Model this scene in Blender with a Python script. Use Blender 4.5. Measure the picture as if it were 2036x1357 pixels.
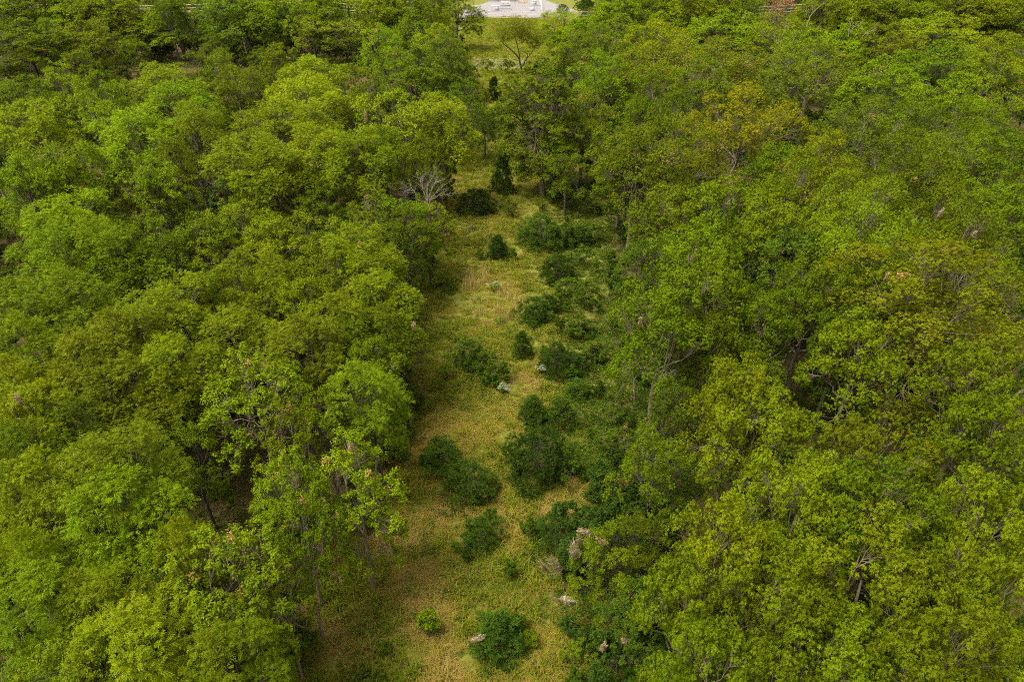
import bpy, math, random
import numpy as np
from mathutils import Vector

for o in list(bpy.data.objects):
    bpy.data.objects.remove(o)
scene = bpy.context.scene
COL = scene.collection
R = math.radians

# ---------------------------------------------------------------- camera
CAM_H, PITCH = 28.0, 32.0
cam_d = bpy.data.cameras.new('drone_camera')
cam_d.lens, cam_d.sensor_width = 24.0, 36.0
cam_d.clip_start, cam_d.clip_end = 0.1, 9000
cam = bpy.data.objects.new('drone_camera', cam_d)
cam.location = (0, 0, CAM_H)
cam.rotation_euler = (R(90 - PITCH), 0, 0)
COL.objects.link(cam)
scene.camera = cam

# ---------------------------------------------------------------- overcast daylight
SUN_EL, SUN_AZ = R(64), R(-118)          # high, behind the left shoulder, veiled by cloud
world = bpy.data.worlds.new('World')
scene.world = world
world.use_nodes = True
wn, wl = world.node_tree.nodes, world.node_tree.links
wn.clear()
sky = wn.new('ShaderNodeTexSky')
sky.sky_type = 'NISHITA'
sky.sun_disc = False
sky.sun_elevation = SUN_EL
sky.sun_rotation = SUN_AZ
sky.air_density, sky.dust_density, sky.ozone_density = 1.0, 4.0, 0.5
hs = wn.new('ShaderNodeHueSaturation')
hs.inputs['Saturation'].default_value = 0.25     # a cloud deck: nearly neutral sky
wb = wn.new('ShaderNodeMixRGB'); wb.blend_type = 'MULTIPLY'; wb.inputs[0].default_value = 1
wb.inputs[2].default_value = (1.0, 0.95, 0.84, 1)
bg = wn.new('ShaderNodeBackground')
bg.inputs['Strength'].default_value = 0.11
wo = wn.new('ShaderNodeOutputWorld')
wl.new(sky.outputs[0], hs.inputs['Color'])
wl.new(hs.outputs[0], wb.inputs[1])
wl.new(wb.outputs[0], bg.inputs['Color'])
wl.new(bg.outputs[0], wo.inputs['Surface'])

sun_d = bpy.data.lights.new('sun', 'SUN')
sun_d.energy = 1.5
sun_d.angle = R(24)
sun_d.color = (1.0, 0.95, 0.84)
sun = bpy.data.objects.new('sun', sun_d)
to_sun = Vector((math.sin(SUN_AZ) * math.cos(SUN_EL), math.cos(SUN_AZ) * math.cos(SUN_EL), math.sin(SUN_EL)))
sun.rotation_euler = to_sun.to_track_quat('Z', 'Y').to_euler()
sun.location = (-40, -20, 80)
COL.objects.link(sun)

vs = scene.view_settings
scene.display_settings.display_device = 'sRGB'
vs.view_transform = 'Standard'
vs.look = 'None'
vs.gamma = 1
vs.use_curve_mapping = False
vs.exposure = 2.08
cy = scene.cycles
cy.max_bounces = 6
cy.diffuse_bounces = 3
cy.glossy_bounces = 1
cy.transmission_bounces = 3
cy.transparent_max_bounces = 6
cy.filter_width = 1.1
cy.use_denoising = False
cy.denoiser = 'OPENIMAGEDENOISE'
cy.denoising_input_passes = 'RGB_ALBEDO_NORMAL'
cy.sample_clamp_indirect = 4

# ---------------------------------------------------------------- photograph geometry: pixel -> ray -> place
F = 24 / 36 * 2036
CP, SP = math.cos(R(PITCH)), math.sin(R(PITCH))


def ray(u, v):
    a, b = (u - 1018) / F, (678.5 - v) / F
    return np.array([a, CP + b * SP, -SP + b * CP])


def at_z(u, v, z=0.0):
    d = ray(u, v)
    t = (z - CAM_H) / d[2]
    return np.array([0, 0, CAM_H]) + d * t


def at_y(u, v, y):
    d = ray(u, v)
    return np.array([0, 0, CAM_H]) + d * (y / d[1])


def to_px(p):
    x, y, z = p[0], p[1], p[2] - CAM_H
    w = y * CP - z * SP
    return 1018 + F * x / w, 678.5 - F * (y * SP + z * CP) / w


def gz(x, y):                                  # gentle ground relief, flat near the pad
    return (0.16 * np.sin(x * 0.21 + 1.3) * np.cos(y * 0.17) + 0.09 * np.sin(x * 0.53 + y * 0.41)) * np.clip((190 - y) / 40, 0, 1)


# ---------------------------------------------------------------- mesh helpers
def mesh_from(name, verts, quads, mat=None, attr=None, tris=None, smooth=False):
    """verts (n,3), quads (m,4) and tris (k,3); attr (m+k,3) stored per face as 'lv'"""
    me = bpy.data.meshes.new(name)
    nq = 0 if quads is None else len(quads)
    nt = 0 if tris is None else len(tris)
    me.vertices.add(len(verts))
    me.vertices.foreach_set('co', np.asarray(verts, np.float32).ravel())
    me.loops.add(nq * 4 + nt * 3)
    li = np.concatenate([np.asarray(quads if nq else np.zeros((0, 4)), np.int32).ravel(),
                         np.asarray(tris if nt else np.zeros((0, 3)), np.int32).ravel()])
    me.loops.foreach_set('vertex_index', li)
    me.polygons.add(nq + nt)
    st = np.concatenate([np.arange(nq) * 4, nq * 4 + np.arange(nt) * 3]).astype(np.int32)
    me.polygons.foreach_set('loop_start', st)
    if smooth:
        me.polygons.foreach_set('use_smooth', np.ones(nq + nt, bool))
    if attr is not None:
        a = me.attributes.new('lv', 'FLOAT_VECTOR', 'FACE')
        a.data.foreach_set('vector', np.asarray(attr, np.float32).ravel())
    if mat:
        me.materials.append(mat)
    me.update(calc_edges=True)
    me.validate()
    return me


def obj(name, me, parent=None, loc=None):
    o = bpy.data.objects.new(name, me)
    COL.objects.link(o)
    if parent is not None:
        o.parent = parent
    if loc is not None:
        o.location = loc
    return o


def thing(name, label, cat, loc=(0, 0, 0), rz=0.0, group=None):
    o = bpy.data.objects.new(name, None)
    o.empty_display_size = 0.3
    COL.objects.link(o)
    o.location = loc
    o.rotation_euler = (0, 0, rz)
    o['label'], o['category'] = label, cat
    if group:
        o['group'] = group
    return o


class Buf:
    def __init__(self):
        self.v, self.q, self.n = [], [], 0

    def add(self, v, q):
        self.v.append(np.asarray(v, float))
        self.q.append(np.asarray(q, int) + self.n)
        self.n += len(v)

    def tube(self, pts, rad, sides=6, cap=True):
        pts = np.asarray(pts, float)
        n = len(pts)
        rad = np.broadcast_to(np.asarray(rad, float), (n,))
        t = np.gradient(pts, axis=0)
        t /= np.linalg.norm(t, axis=1)[:, None] + 1e-9
        ref = np.array([0.31, 0.95, 0.05]) if abs(t[0, 2]) > 0.6 else np.array([0.05, 0.1, 1.0])
        a = np.cross(t, ref); a /= np.linalg.norm(a, axis=1)[:, None] + 1e-9
        b = np.cross(t, a)
        th = np.arange(sides) * 2 * math.pi / sides
        ring = pts[:, None, :] + rad[:, None, None] * (np.cos(th)[None, :, None] * a[:, None, :] + np.sin(th)[None, :, None] * b[:, None, :])
        v = ring.reshape(-1, 3)
        i = np.arange(n - 1)[:, None] * sides
        k = np.arange(sides)[None, :]
        k2 = (k + 1) % sides
        q = np.stack([i + k, i + k2, i + sides + k2, i + sides + k], -1).reshape(-1, 4)
        self.add(v, q)

    def box(self, c, s, rz=0.0):
        c = np.asarray(c, float)
        h = np.asarray(s, float) / 2
        p = np.array([[x, y, z] for x in (-1, 1) for y in (-1, 1) for z in (-1, 1)]) * h
        cr, sr = math.cos(rz), math.sin(rz)
        p = np.stack([p[:, 0] * cr - p[:, 1] * sr, p[:, 0] * sr + p[:, 1] * cr, p[:, 2]], 1) + c
        self.add(p, [[0, 1, 3, 2], [4, 6, 7, 5], [0, 4, 5, 1], [2, 3, 7, 6], [0, 2, 6, 4], [1, 5, 7, 3]])

    def mesh(self, name, mat, smooth=True):
        return mesh_from(name, np.concatenate(self.v), np.concatenate(self.q), mat, smooth=smooth)


def bezier(p0, p1, p2, n):
    t = np.linspace(0, 1, n)[:, None]
    return (1 - t) ** 2 * p0 + 2 * t * (1 - t) * p1 + t ** 2 * p2


def unit(a):
    return a / (np.linalg.norm(a, axis=-1, keepdims=True) + 1e-9)


def rdirs(rng, n, up=0.0):
    d = rng.normal(size=(n, 3))
    d = unit(d)
    d[:, 2] += up
    return unit(d)


def leaves(P, D, N, L, W, droop):
    """rhombic leaves with a fold: one quad each"""
    s = unit(np.cross(D, N))
    n = np.cross(s, D)
    L, W = L[:, None], W[:, None]
    droop = np.asarray(droop)
    mid = P + D * L * 0.45 + n * (W * 0.18)
    tip = P + D * L + np.array([0, 0, -1.0]) * (L * droop[:, None] if droop.ndim else L * droop)
    v = np.stack([P, mid - s * W * 0.5 - n * W * 0.1, tip, mid + s * W * 0.5 - n * W * 0.1], 1).reshape(-1, 3)
    q = np.arange(len(P) * 4).reshape(-1, 4)
    return v, q


# ---------------------------------------------------------------- materials
def new_mat(name):
    m = bpy.data.materials.new(name)
    m.use_nodes = True
    nt = m.node_tree
    nt.nodes.clear()
    out = nt.nodes.new('ShaderNodeOutputMaterial')
    return m, nt, out


def N(nt, t, **kw):
    n = nt.nodes.new(t)
    for k, v in kw.items():
        setattr(n, k, v)
    return n


def mixc(nt, fac, a, b, blend='MIX'):
    m = N(nt, 'ShaderNodeMix', data_type='RGBA', blend_type=blend)
    for sock, val in ((m.inputs[0], fac), (m.inputs[6], a), (m.inputs[7], b)):
        if hasattr(val, 'is_output'):
            nt.links.new(val, sock)
        elif isinstance(val, (int, float)):
            sock.default_value = val
        else:
            sock.default_value = (*val, 1)
    return m.outputs[2]


def math_n(nt, op, a, b=None, c=None, clamp=False):
    m = N(nt, 'ShaderNodeMath', operation=op, use_clamp=clamp)
    for i, val in enumerate((a, b, c)):
        if val is None:
            continue
        if hasattr(val, 'is_output'):
            nt.links.new(val, m.inputs[i])
        else:
            m.inputs[i].default_value = val
    return m.outputs[0]


def leaf_material(name, source='object', spread=0.68, trans=0.18, rough=0.6, spec=0.05, warm=(1.34, 1.27, 0.8), cool=(0.58, 0.72, 0.8)):
    m, nt, out = new_mat(name)
    if source == 'object':
        oi = N(nt, 'ShaderNodeObjectInfo')
        base = oi.outputs['Color']
    else:
        at0 = N(nt, 'ShaderNodeAttribute', attribute_name='tint', attribute_type='INSTANCER')
        base = at0.outputs['Color']
    at = N(nt, 'ShaderNodeAttribute', attribute_name='lv')
    sep = N(nt, 'ShaderNodeSeparateXYZ')
    nt.links.new(at.outputs['Vector'], sep.inputs[0])
    lo = mixc(nt, 1.0, base, cool, 'MULTIPLY')
    hi = mixc(nt, 1.0, base, warm, 'MULTIPLY')
    f = math_n(nt, 'ADD', math_n(nt, 'MULTIPLY', sep.outputs[0], 0.5), math_n(nt, 'MULTIPLY', sep.outputs[1], 0.5))
    f = math_n(nt, 'ADD', math_n(nt, 'MULTIPLY', f, spread * 1.6), 0.5 - spread * 0.8, clamp=True)
    col = mixc(nt, f, lo, hi)
    col = mixc(nt, sep.outputs[2], col, (0.26, 0.14, 0.055))
    p = N(nt, 'ShaderNodeBsdfPrincipled')
    nt.links.new(col, p.inputs['Base Color'])
    p.inputs['Roughness'].default_value = rough
    p.inputs['Specular IOR Level'].default_value = spec
    tr = N(nt, 'ShaderNodeBsdfTranslucent')
    nt.links.new(mixc(nt, 1.0, col, (1.25, 1.2, 0.3), 'MULTIPLY'), tr.inputs['Color'])
    ms = N(nt, 'ShaderNodeMixShader')
    ms.inputs[0].default_value = trans
    nt.links.new(p.outputs[0], ms.inputs[1])
    nt.links.new(tr.outputs[0], ms.inputs[2])
    nt.links.new(ms.outputs[0], out.inputs['Surface'])
    return m


M_LEAF = leaf_material('leaf')
M_CEDAR = leaf_material('cedar_foliage', trans=0.12, spread=0.7, rough=0.6, warm=(1.7, 1.5, 1.0), cool=(0.6, 0.7, 0.9))
M_GRASS = leaf_material('grass_blade', 'instancer', spread=0.5, trans=0.35, rough=0.6, warm=(1.45, 1.25, 1.0), cool=(0.72, 0.9, 0.8))
M_WEED = leaf_material('weed_leaf', 'instancer', spread=0.7, trans=0.3)


def bark_material(name, a, b, scale=9.0):
    m, nt, out = new_mat(name)
    tc = N(nt, 'ShaderNodeTexCoord')
    mp = N(nt, 'ShaderNodeMapping')
    mp.inputs['Scale'].default_value = (1, 1, 0.22)
    nt.links.new(tc.outputs['Object'], mp.inputs[0])
    nz = N(nt, 'ShaderNodeTexNoise')
    nz.inputs['Scale'].default_value = scale
    nz.inputs['Detail'].default_value = 5
    nt.links.new(mp.outputs[0], nz.inputs['Vector'])
    f = math_n(nt, 'MULTIPLY_ADD', nz.outputs[0], 2.4, -0.7, clamp=True)
    p = N(nt, 'ShaderNodeBsdfPrincipled')
    p.inputs['Roughness'].default_value = 0.85
    nt.links.new(mixc(nt, f, a, b), p.inputs['Base Color'])
    bp = N(nt, 'ShaderNodeBump')
    bp.inputs['Distance'].default_value = 0.03
    nt.links.new(nz.outputs[0], bp.inputs['Height'])
    nt.links.new(bp.outputs[0], p.inputs['Normal'])
    nt.links.new(p.outputs[0], out.inputs['Surface'])
    return m


M_BARK = bark_material('oak_bark', (0.06, 0.045, 0.027), (0.19, 0.155, 0.09))
M_BARK_DK = bark_material('dark_bark', (0.025, 0.019, 0.012), (0.075, 0.058, 0.036))
M_BARK_DEAD = bark_material('weathered_wood', (0.09, 0.078, 0.058), (0.22, 0.19, 0.145), 12)


def flat_material(name, col, rough=0.6, metal=0.0, var=0.15, scale=3.0):
    m, nt, out = new_mat(name)
    tc = N(nt, 'ShaderNodeTexCoord')
    nz = N(nt, 'ShaderNodeTexNoise')
    nz.inputs['Scale'].default_value = scale
    nz.inputs['Detail'].default_value = 6
    nt.links.new(tc.outputs['Object'], nz.inputs['Vector'])
    p = N(nt, 'ShaderNodeBsdfPrincipled')
    p.inputs['Roughness'].default_value = rough
    p.inputs['Metallic'].default_value = metal
    a = tuple(c * (1 - var) for c in col)
    b = tuple(min(1, c * (1 + var)) for c in col)
    nt.links.new(mixc(nt, nz.outputs[0], a, b), p.inputs['Base Color'])
    nt.links.new(p.outputs[0], out.inputs['Surface'])
    return m


# ---------------------------------------------------------------- tree generator
def crown_leaves(rng, tips, ax, lobev, clumpv, dead, style, L, W, m):
    """tips (T,3) with axis ax: returns verts, quads, attr"""
    T = len(tips)
    if style == 'compound':
        nl = 9                                       # leaflets on each drooping rachis
        rep = np.repeat(np.arange(T), m)
        az = rng.uniform(0, 2 * math.pi, len(rep))
        d0 = unit(ax[rep] * 1.0 + np.stack([np.cos(az), np.sin(az), rng.normal(0.15, 0.35, len(rep))], 1))
        rl = rng.uniform(0.26, 0.44, len(rep)) * (L / 0.11)
        base = tips[rep]
        drp = rng.uniform(0.0, 0.45, len(rep))
        k = np.tile(np.arange(nl), len(rep))
        rr = np.repeat(np.arange(len(rep)), nl)
        s = 0.22 + 0.78 * ((k + 1) // 2) / ((nl - 1) / 2)
        P = base[rr] + d0[rr] * (rl[rr] * s)[:, None]
        P[:, 2] -= rl[rr] * s ** 2 * drp[rr]
        side = unit(np.cross(d0, np.array([0, 0, 1.0]) + rng.normal(0, 0.25, d0.shape)))
        sg = np.where(k % 2 == 0, 1.0, -1.0)
        tip_l = (k == 0)
        s = np.where(tip_l, 1.0, s)
        tang = d0[rr].copy(); tang[:, 2] -= s * 1.8 * drp[rr]; tang = unit(tang)
        D = unit(tang * 0.75 + side[rr] * (sg * 0.75)[:, None] + np.array([0, 0, -0.18]))
        D[tip_l] = tang[tip_l]
        Nn = unit(np.cross(side[rr], tang) + rng.normal(0, 0.4, P.shape))
        Nn[Nn[:, 2] < 0] *= -1
        idx = rep[rr]
        LL = L * rng.uniform(0.75, 1.2, len(P))
        WW = W * rng.uniform(0.8, 1.2, len(P))
        v, q = leaves(P, D, Nn, LL, WW, 0.12)
        lr = rng.random(len(rep))[rr] * 0.7 + rng.random(len(P)) * 0.3
    else:
        rep = np.repeat(np.arange(T), m)
        n = len(rep)
        a = ax[rep]
        rnd = rng.normal(size=(n, 3))
        perp = unit(rnd - a * np.sum(rnd * a, 1)[:, None])
        if style == 'rosette':
            k = rng.uniform(0.15, 0.75, n)[:, None]
            D = unit(a * k + perp)
            Nn = unit(a + np.array([0, 0, 0.5]) + rng.normal(0, 0.25, a.shape))
            P = tips[rep] + a * rng.uniform(-0.07, 0.02, n)[:, None]
            dr = 0.18
        else:                                        # small leaves alternate along the twig
            D = unit(a * rng.uniform(0.0, 0.9, n)[:, None] + perp)
            Nn = unit(np.array([0, 0, 0.8]) + a * 0.7 + rng.normal(0, 0.5, a.shape))
            P = tips[rep] - a * rng.uniform(0, 0.28, n)[:, None] + rng.normal(0, 0.02, a.shape)
            dr = 0.1
        idx = rep
        LL = L * rng.uniform(0.65, 1.25, n)
        WW = W * rng.uniform(0.75, 1.25, n)
        v, q = leaves(P, D, Nn, LL, WW, dr)
        lr = rng.random(n)
    attr = np.stack([lr, np.clip(0.5 * lobev[idx] + 0.5 * clumpv[idx], 0, 1), dead[idx] * rng.uniform(0.75, 1, len(idx))], 1)
    attr[:, 2] = np.maximum(attr[:, 2], (rng.random(len(idx)) < 0.004) * 0.9)
    return v, q, attr


def make_tree(name, seed, h, r, base, nlobe, nclump, ntwig, m, style, L, W, bark, trunk_r, lean=(0, 0), stems=1,
              dead_p=0.012, fill=1.0, lobe_k=0.40, el_min=-22, leaf_mat=None, sub_r=0.016, flat=0.9):
    rng = np.random.default_rng(seed)
    cz = base + (h - base) * 0.46
    hz = h - cz
    lz = cz - base
    # lobes over the upper shell of the crown
    i = np.arange(nlobe) + 0.5
    smin = math.sin(R(el_min))
    sel = 1 - (1 - smin) * i / nlobe
    az = i * 2.39996 + rng.uniform(0, 6.28)
    sel = np.clip(sel + rng.normal(0, 0.10, nlobe), -0.9, 1)
    az = az + rng.normal(0, 0.35, nlobe)
    ce = np.sqrt(1 - sel ** 2)
    lr = r * lobe_k * rng.uniform(0.68, 1.3, nlobe)
    k = rng.uniform(0.80, 1.12, nlobe)
    lob = np.stack([ce * np.cos(az) * (r * k - lr * 0.85), ce * np.sin(az) * (r * k - lr * 0.85),
                    cz + np.where(sel > 0, sel * (hz * k - lr * 0.62), sel * lz * k)], 1)
    ni = max(2, nlobe // 4)                       # a few lobes deeper inside the crown
    ai = rng.uniform(0, 6.28, ni)
    ri = r * rng.uniform(0.15, 0.45, ni)
    lob = np.concatenate([lob, np.stack([ri * np.cos(ai), ri * np.sin(ai), cz + rng.uniform(-0.45, 0.45, ni) * hz], 1)])
    lr = np.concatenate([lr, r * lobe_k * rng.uniform(0.8, 1.2, ni)])
    nlobe += ni
    lob[:, :2] += np.array(lean) * ((lob[:, 2:] / h))
    ctr = np.array([lean[0] * cz / h, lean[1] * cz / h, cz - lz * 0.4])
    # clumps over each lobe
    LI = np.repeat(np.arange(nlobe), nclump)
    nC = len(LI)
    outw = unit(lob - ctr)
    d = rdirs(rng, nC) + outw[LI] * 0.8 + np.array([0, 0, 0.22])
    d = unit(d)
    cl = lob[LI] + d * (lr[LI] * rng.uniform(0.45, 1.0, nC))[:, None] * np.array([1, 1, 0.95])
    cr = lr[LI] * rng.uniform(0.26, 0.48, nC)
    keep = rng.random(nC) < fill
    cl, cr, LI, d = cl[keep], cr[keep], LI[keep], d[keep]
    nC = len(cl)
    # twig tips
    CI = np.repeat(np.arange(nC), ntwig)
    td = unit(rdirs(rng, len(CI)) + d[CI] * 0.55 + np.array([0, 0, 0.30]))
    tips = cl[CI] + td * (cr[CI] * rng.uniform(0.25, 1.0, len(CI)) ** 0.5)[:, None] * np.array([1, 1, flat])
    lobv = rng.random(nlobe)[LI][CI]
    cluv = rng.random(nC)[CI]
    dead = (rng.random(nC) < dead_p)[CI] * (rng.random(len(CI)) < 0.75)
    v, q, attr = crown_leaves(rng, tips, td, lobv, cluv, dead.astype(float), style, L, W, m)
    crown = mesh_from(name + '_crown', v, q, leaf_mat or M_LEAF, attr)
    # wood: trunk, limbs to the lobes, branches to the clumps
    tb, limbs = Buf(), []
    topz = base + (h - base) * 0.62
    wob = rng.normal(0, 0.10, (7, 2)) * np.linspace(0, 1, 7)[:, None] * (h / 10)
    tz = np.linspace(-0.3, topz, 7)
    trunk = np.concatenate([wob + np.array(lean)[None] * (tz / h)[:, None], tz[:, None]], 1)
    tr = trunk_r * np.array([1.35, 1.0, 0.88, 0.76, 0.62, 0.45, 0.22])
    tb.tube(trunk, tr, 8)

    def on_trunk(z):
        return np.array([np.interp(z, tz, trunk[:, 0]), np.interp(z, tz, trunk[:, 1]), z]), np.interp(z, tz, tr)
    nprim = min(6, nlobe)
    azl = np.arctan2(lob[:, 1], lob[:, 0]) + rng.uniform(0, 0.5)
    gid = (np.argsort(np.argsort(azl)) * nprim // nlobe)
    prim = []
    for gq in range(nprim):
        cen = lob[gid == gq].mean(0)
        z0 = max(base * 0.7, min(cen[2] - 0.45 * math.hypot(cen[0], cen[1]) - 0.6, topz * 0.93)) * rng.uniform(0.85, 1.0)
        p0, r0 = on_trunk(z0)
        e = p0 + (cen - p0) * 0.72
        pc = p0 + (e - p0) * 0.5 + np.array([0, 0, -0.12 * abs(e[2] - p0[2])]) + rng.normal(0, 0.25, 3)
        pl = bezier(p0, pc, e, 7)
        pl[1:-1] += rng.normal(0, 0.06, (5, 3))
        pr = np.linspace(min(r0 * 0.7, trunk_r * 0.5), trunk_r * 0.16, 7)
        b = Buf()
        b.tube(pl, pr, 6)
        prim.append((pl, pr))
        limbs.append(b)
    for j in range(nlobe):
        pl, pr = prim[gid[j]]
        k0 = int(rng.integers(3, 7))
        p0, r0 = pl[k0], pr[k0]
        mid0 = (p0 + lob[j]) / 2 + rng.normal(0, 0.22, 3) + np.array([0, 0, -0.1])
        lb = bezier(p0, mid0, lob[j], 7)
        lb[1:-1] += rng.normal(0, 0.04, (5, 3))
        lr_ = np.linspace(r0 * 0.7, 0.018, 7)
        b = Buf()
        b.tube(lb, lr_, 6)
        for c in np.where(LI == j)[0]:
            t = rng.uniform(0.55, 1.0) * 5.99
            a, f = int(t), t - int(t)
            s = lb[a] * (1 - f) + lb[a + 1] * f
            mid = (s + cl[c]) / 2 + rng.normal(0, 0.14, 3) + np.array([0, 0, -0.08])
            b.tube(bezier(s, mid, cl[c] + d[c] * cr[c] * 0.4, 4), [sub_r, sub_r * 0.8, sub_r * 0.55, sub_r * 0.25], 3)
        lb_g = limbs[gid[j]]
        for vv, qq, off in zip(b.v, b.q, np.cumsum([0] + [len(x) for x in b.v[:-1]])):
            lb_g.add(vv, qq - off)
    allb = Buf()
    allb.v, allb.q, allb.n = list(tb.v), list(tb.q), tb.n
    for b in limbs:
        for vv, qq, off in zip(b.v, b.q, np.cumsum([0] + [len(x) for x in b.v[:-1]])):
            allb.add(vv, qq - off)
    P = dict(h=h, r=r, crown=crown, bark=allb.mesh(name + '_trunk', bark), n=len(q), base=base)
    # near trees: trunk and limbs as separate parts (limbs merged into six boughs)
    P['trunk'] = tb.mesh(name + '_stem', bark)
    nb = min(6, nlobe)
    P['limbs'] = []
    for g in range(nb):
        bb = Buf()
        for b in limbs[g::nb]:
            for vv, qq, off in zip(b.v, b.q, np.cumsum([0] + [len(x) for x in b.v[:-1]])):
                bb.add(vv, qq - off)
        P['limbs'].append(bb.mesh(name + '_limb', bark))
    return P


PROTO = {}
PROTO['oakA'] = make_tree('oak_a', 11, 12, 5.2, 2.2, 30, 15, 28, 12, 'rosette', 0.095, 0.032, M_BARK, 0.30, lobe_k=0.31, dead_p=0.008, el_min=-20)
PROTO['oakB'] = make_tree('oak_b', 12, 11, 4.2, 2.0, 24, 14, 26, 12, 'rosette', 0.092, 0.031, M_BARK, 0.24, lobe_k=0.33, dead_p=0.008, el_min=-20)
PROTO['oakC'] = make_tree('oak_c', 13, 9, 3.0, 1.5, 18, 13, 24, 11, 'rosette', 0.095, 0.036, M_BARK, 0.17, lobe_k=0.36, dead_p=0.008, el_min=-35)
PROTO['oakD'] = make_tree('oak_d', 14, 11.5, 4.7, 2.4, 20, 17, 26, 12, 'rosette', 0.093, 0.032, M_BARK, 0.27, lobe_k=0.38, dead_p=0.008, el_min=-15, lean=(0.6, -0.3))
PROTO['elmD'] = make_tree('elm_d', 34, 12, 4.6, 2.2, 22, 17, 17, 9, 'small', 0.10, 0.055, M_BARK_DK, 0.24, lobe_k=0.37, dead_p=0.008, el_min=-25, lean=(-0.5, 0.4))
PROTO['pecA'] = make_tree('pecan_a', 21, 11, 4.0, 4.0, 21, 13, 10, 3, 'compound', 0.108, 0.036, M_BARK_DK, 0.21, fill=0.84, lobe_k=0.32, dead_p=0.006, el_min=-38)
PROTO['pecB'] = make_tree('pecan_b', 22, 10, 3.1, 3.8, 16, 12, 10, 3, 'compound', 0.105, 0.035, M_BARK_DK, 0.17, lobe_k=0.35, dead_p=0.006, el_min=-38)
PROTO['pecC'] = make_tree('pecan_c', 23, 8.5, 2.3, 3.2, 12, 12, 8, 3, 'compound', 0.10, 0.033, M_BARK_DK, 0.12, lobe_k=0.38, dead_p=0.004, el_min=-38)
PROTO['ashA'] = make_tree('ash_a', 24, 10.5, 3.7, 3.8, 20, 14, 17, 9, 'small', 0.10, 0.048, M_BARK_DK, 0.20, fill=0.86, lobe_k=0.33, dead_p=0.008, el_min=-38)
PROTO['ashB'] = make_tree('ash_b', 25, 9.5, 2.8, 3.4, 15, 13, 16, 9, 'small', 0.10, 0.046, M_BARK_DK, 0.16, lobe_k=0.37, dead_p=0.008, el_min=-38)
PROTO['elmA'] = make_tree('elm_a', 31, 11.5, 4.2, 2.0, 30, 14, 17, 9, 'small', 0.098, 0.056, M_BARK_DK, 0.22, lobe_k=0.31, dead_p=0.008, el_min=-34)
PROTO['elmB'] = make_tree('elm_b', 32, 12.5, 5.0, 2.0, 36, 14, 17, 9, 'small', 0.105, 0.060, M_BARK_DK, 0.27, lobe_k=0.29, dead_p=0.008, el_min=-34)
PROTO['elmC'] = make_tree('elm_c', 33, 9, 2.8, 1.5, 17, 13, 16, 8, 'small', 0.095, 0.054, M_BARK_DK, 0.15, lobe_k=0.36, dead_p=0.008, el_min=-45)
PROTO['slim'] = make_tree('slim', 41, 9.8, 2.1, 2.0, 30, 10, 13, 8, 'small', 0.10, 0.052, M_BARK, 0.10, lobe_k=0.33, fill=0.85, el_min=-70)
PROTO['open'] = make_tree('open', 42, 9.0, 2.7, 2.6, 26, 10, 12, 8, 'small', 0.11, 0.055, M_BARK, 0.12, lobe_k=0.33, fill=0.75)
PROTO['tall'] = make_tree('tall', 43, 14.0, 3.3, 1.9, 54, 14, 15, 9, 'small', 0.11, 0.06, M_BARK, 0.20, lobe_k=0.33, el_min=-72)
PROTO['bush'] = make_tree('bush', 51, 3.2, 1.7, 0.4, 11, 9, 11, 7, 'small', 0.10, 0.055, M_BARK_DK, 0.05, lobe_k=0.42, el_min=-10, sub_r=0.012)
PROTO['sapl'] = make_tree('sapling', 52, 1.8, 0.7, 0.2, 7, 6, 9, 6, 'small', 0.11, 0.055, M_BARK_DK, 0.025, lobe_k=0.45, el_min=-20, sub_r=0.008)
PROTO['dead'] = make_tree('dead_tree', 53, 10, 3.4, 3.0, 22, 9, 12, 7, 'small', 0.11, 0.06, M_BARK_DEAD, 0.2, lobe_k=0.36, dead_p=1.0)


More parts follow.
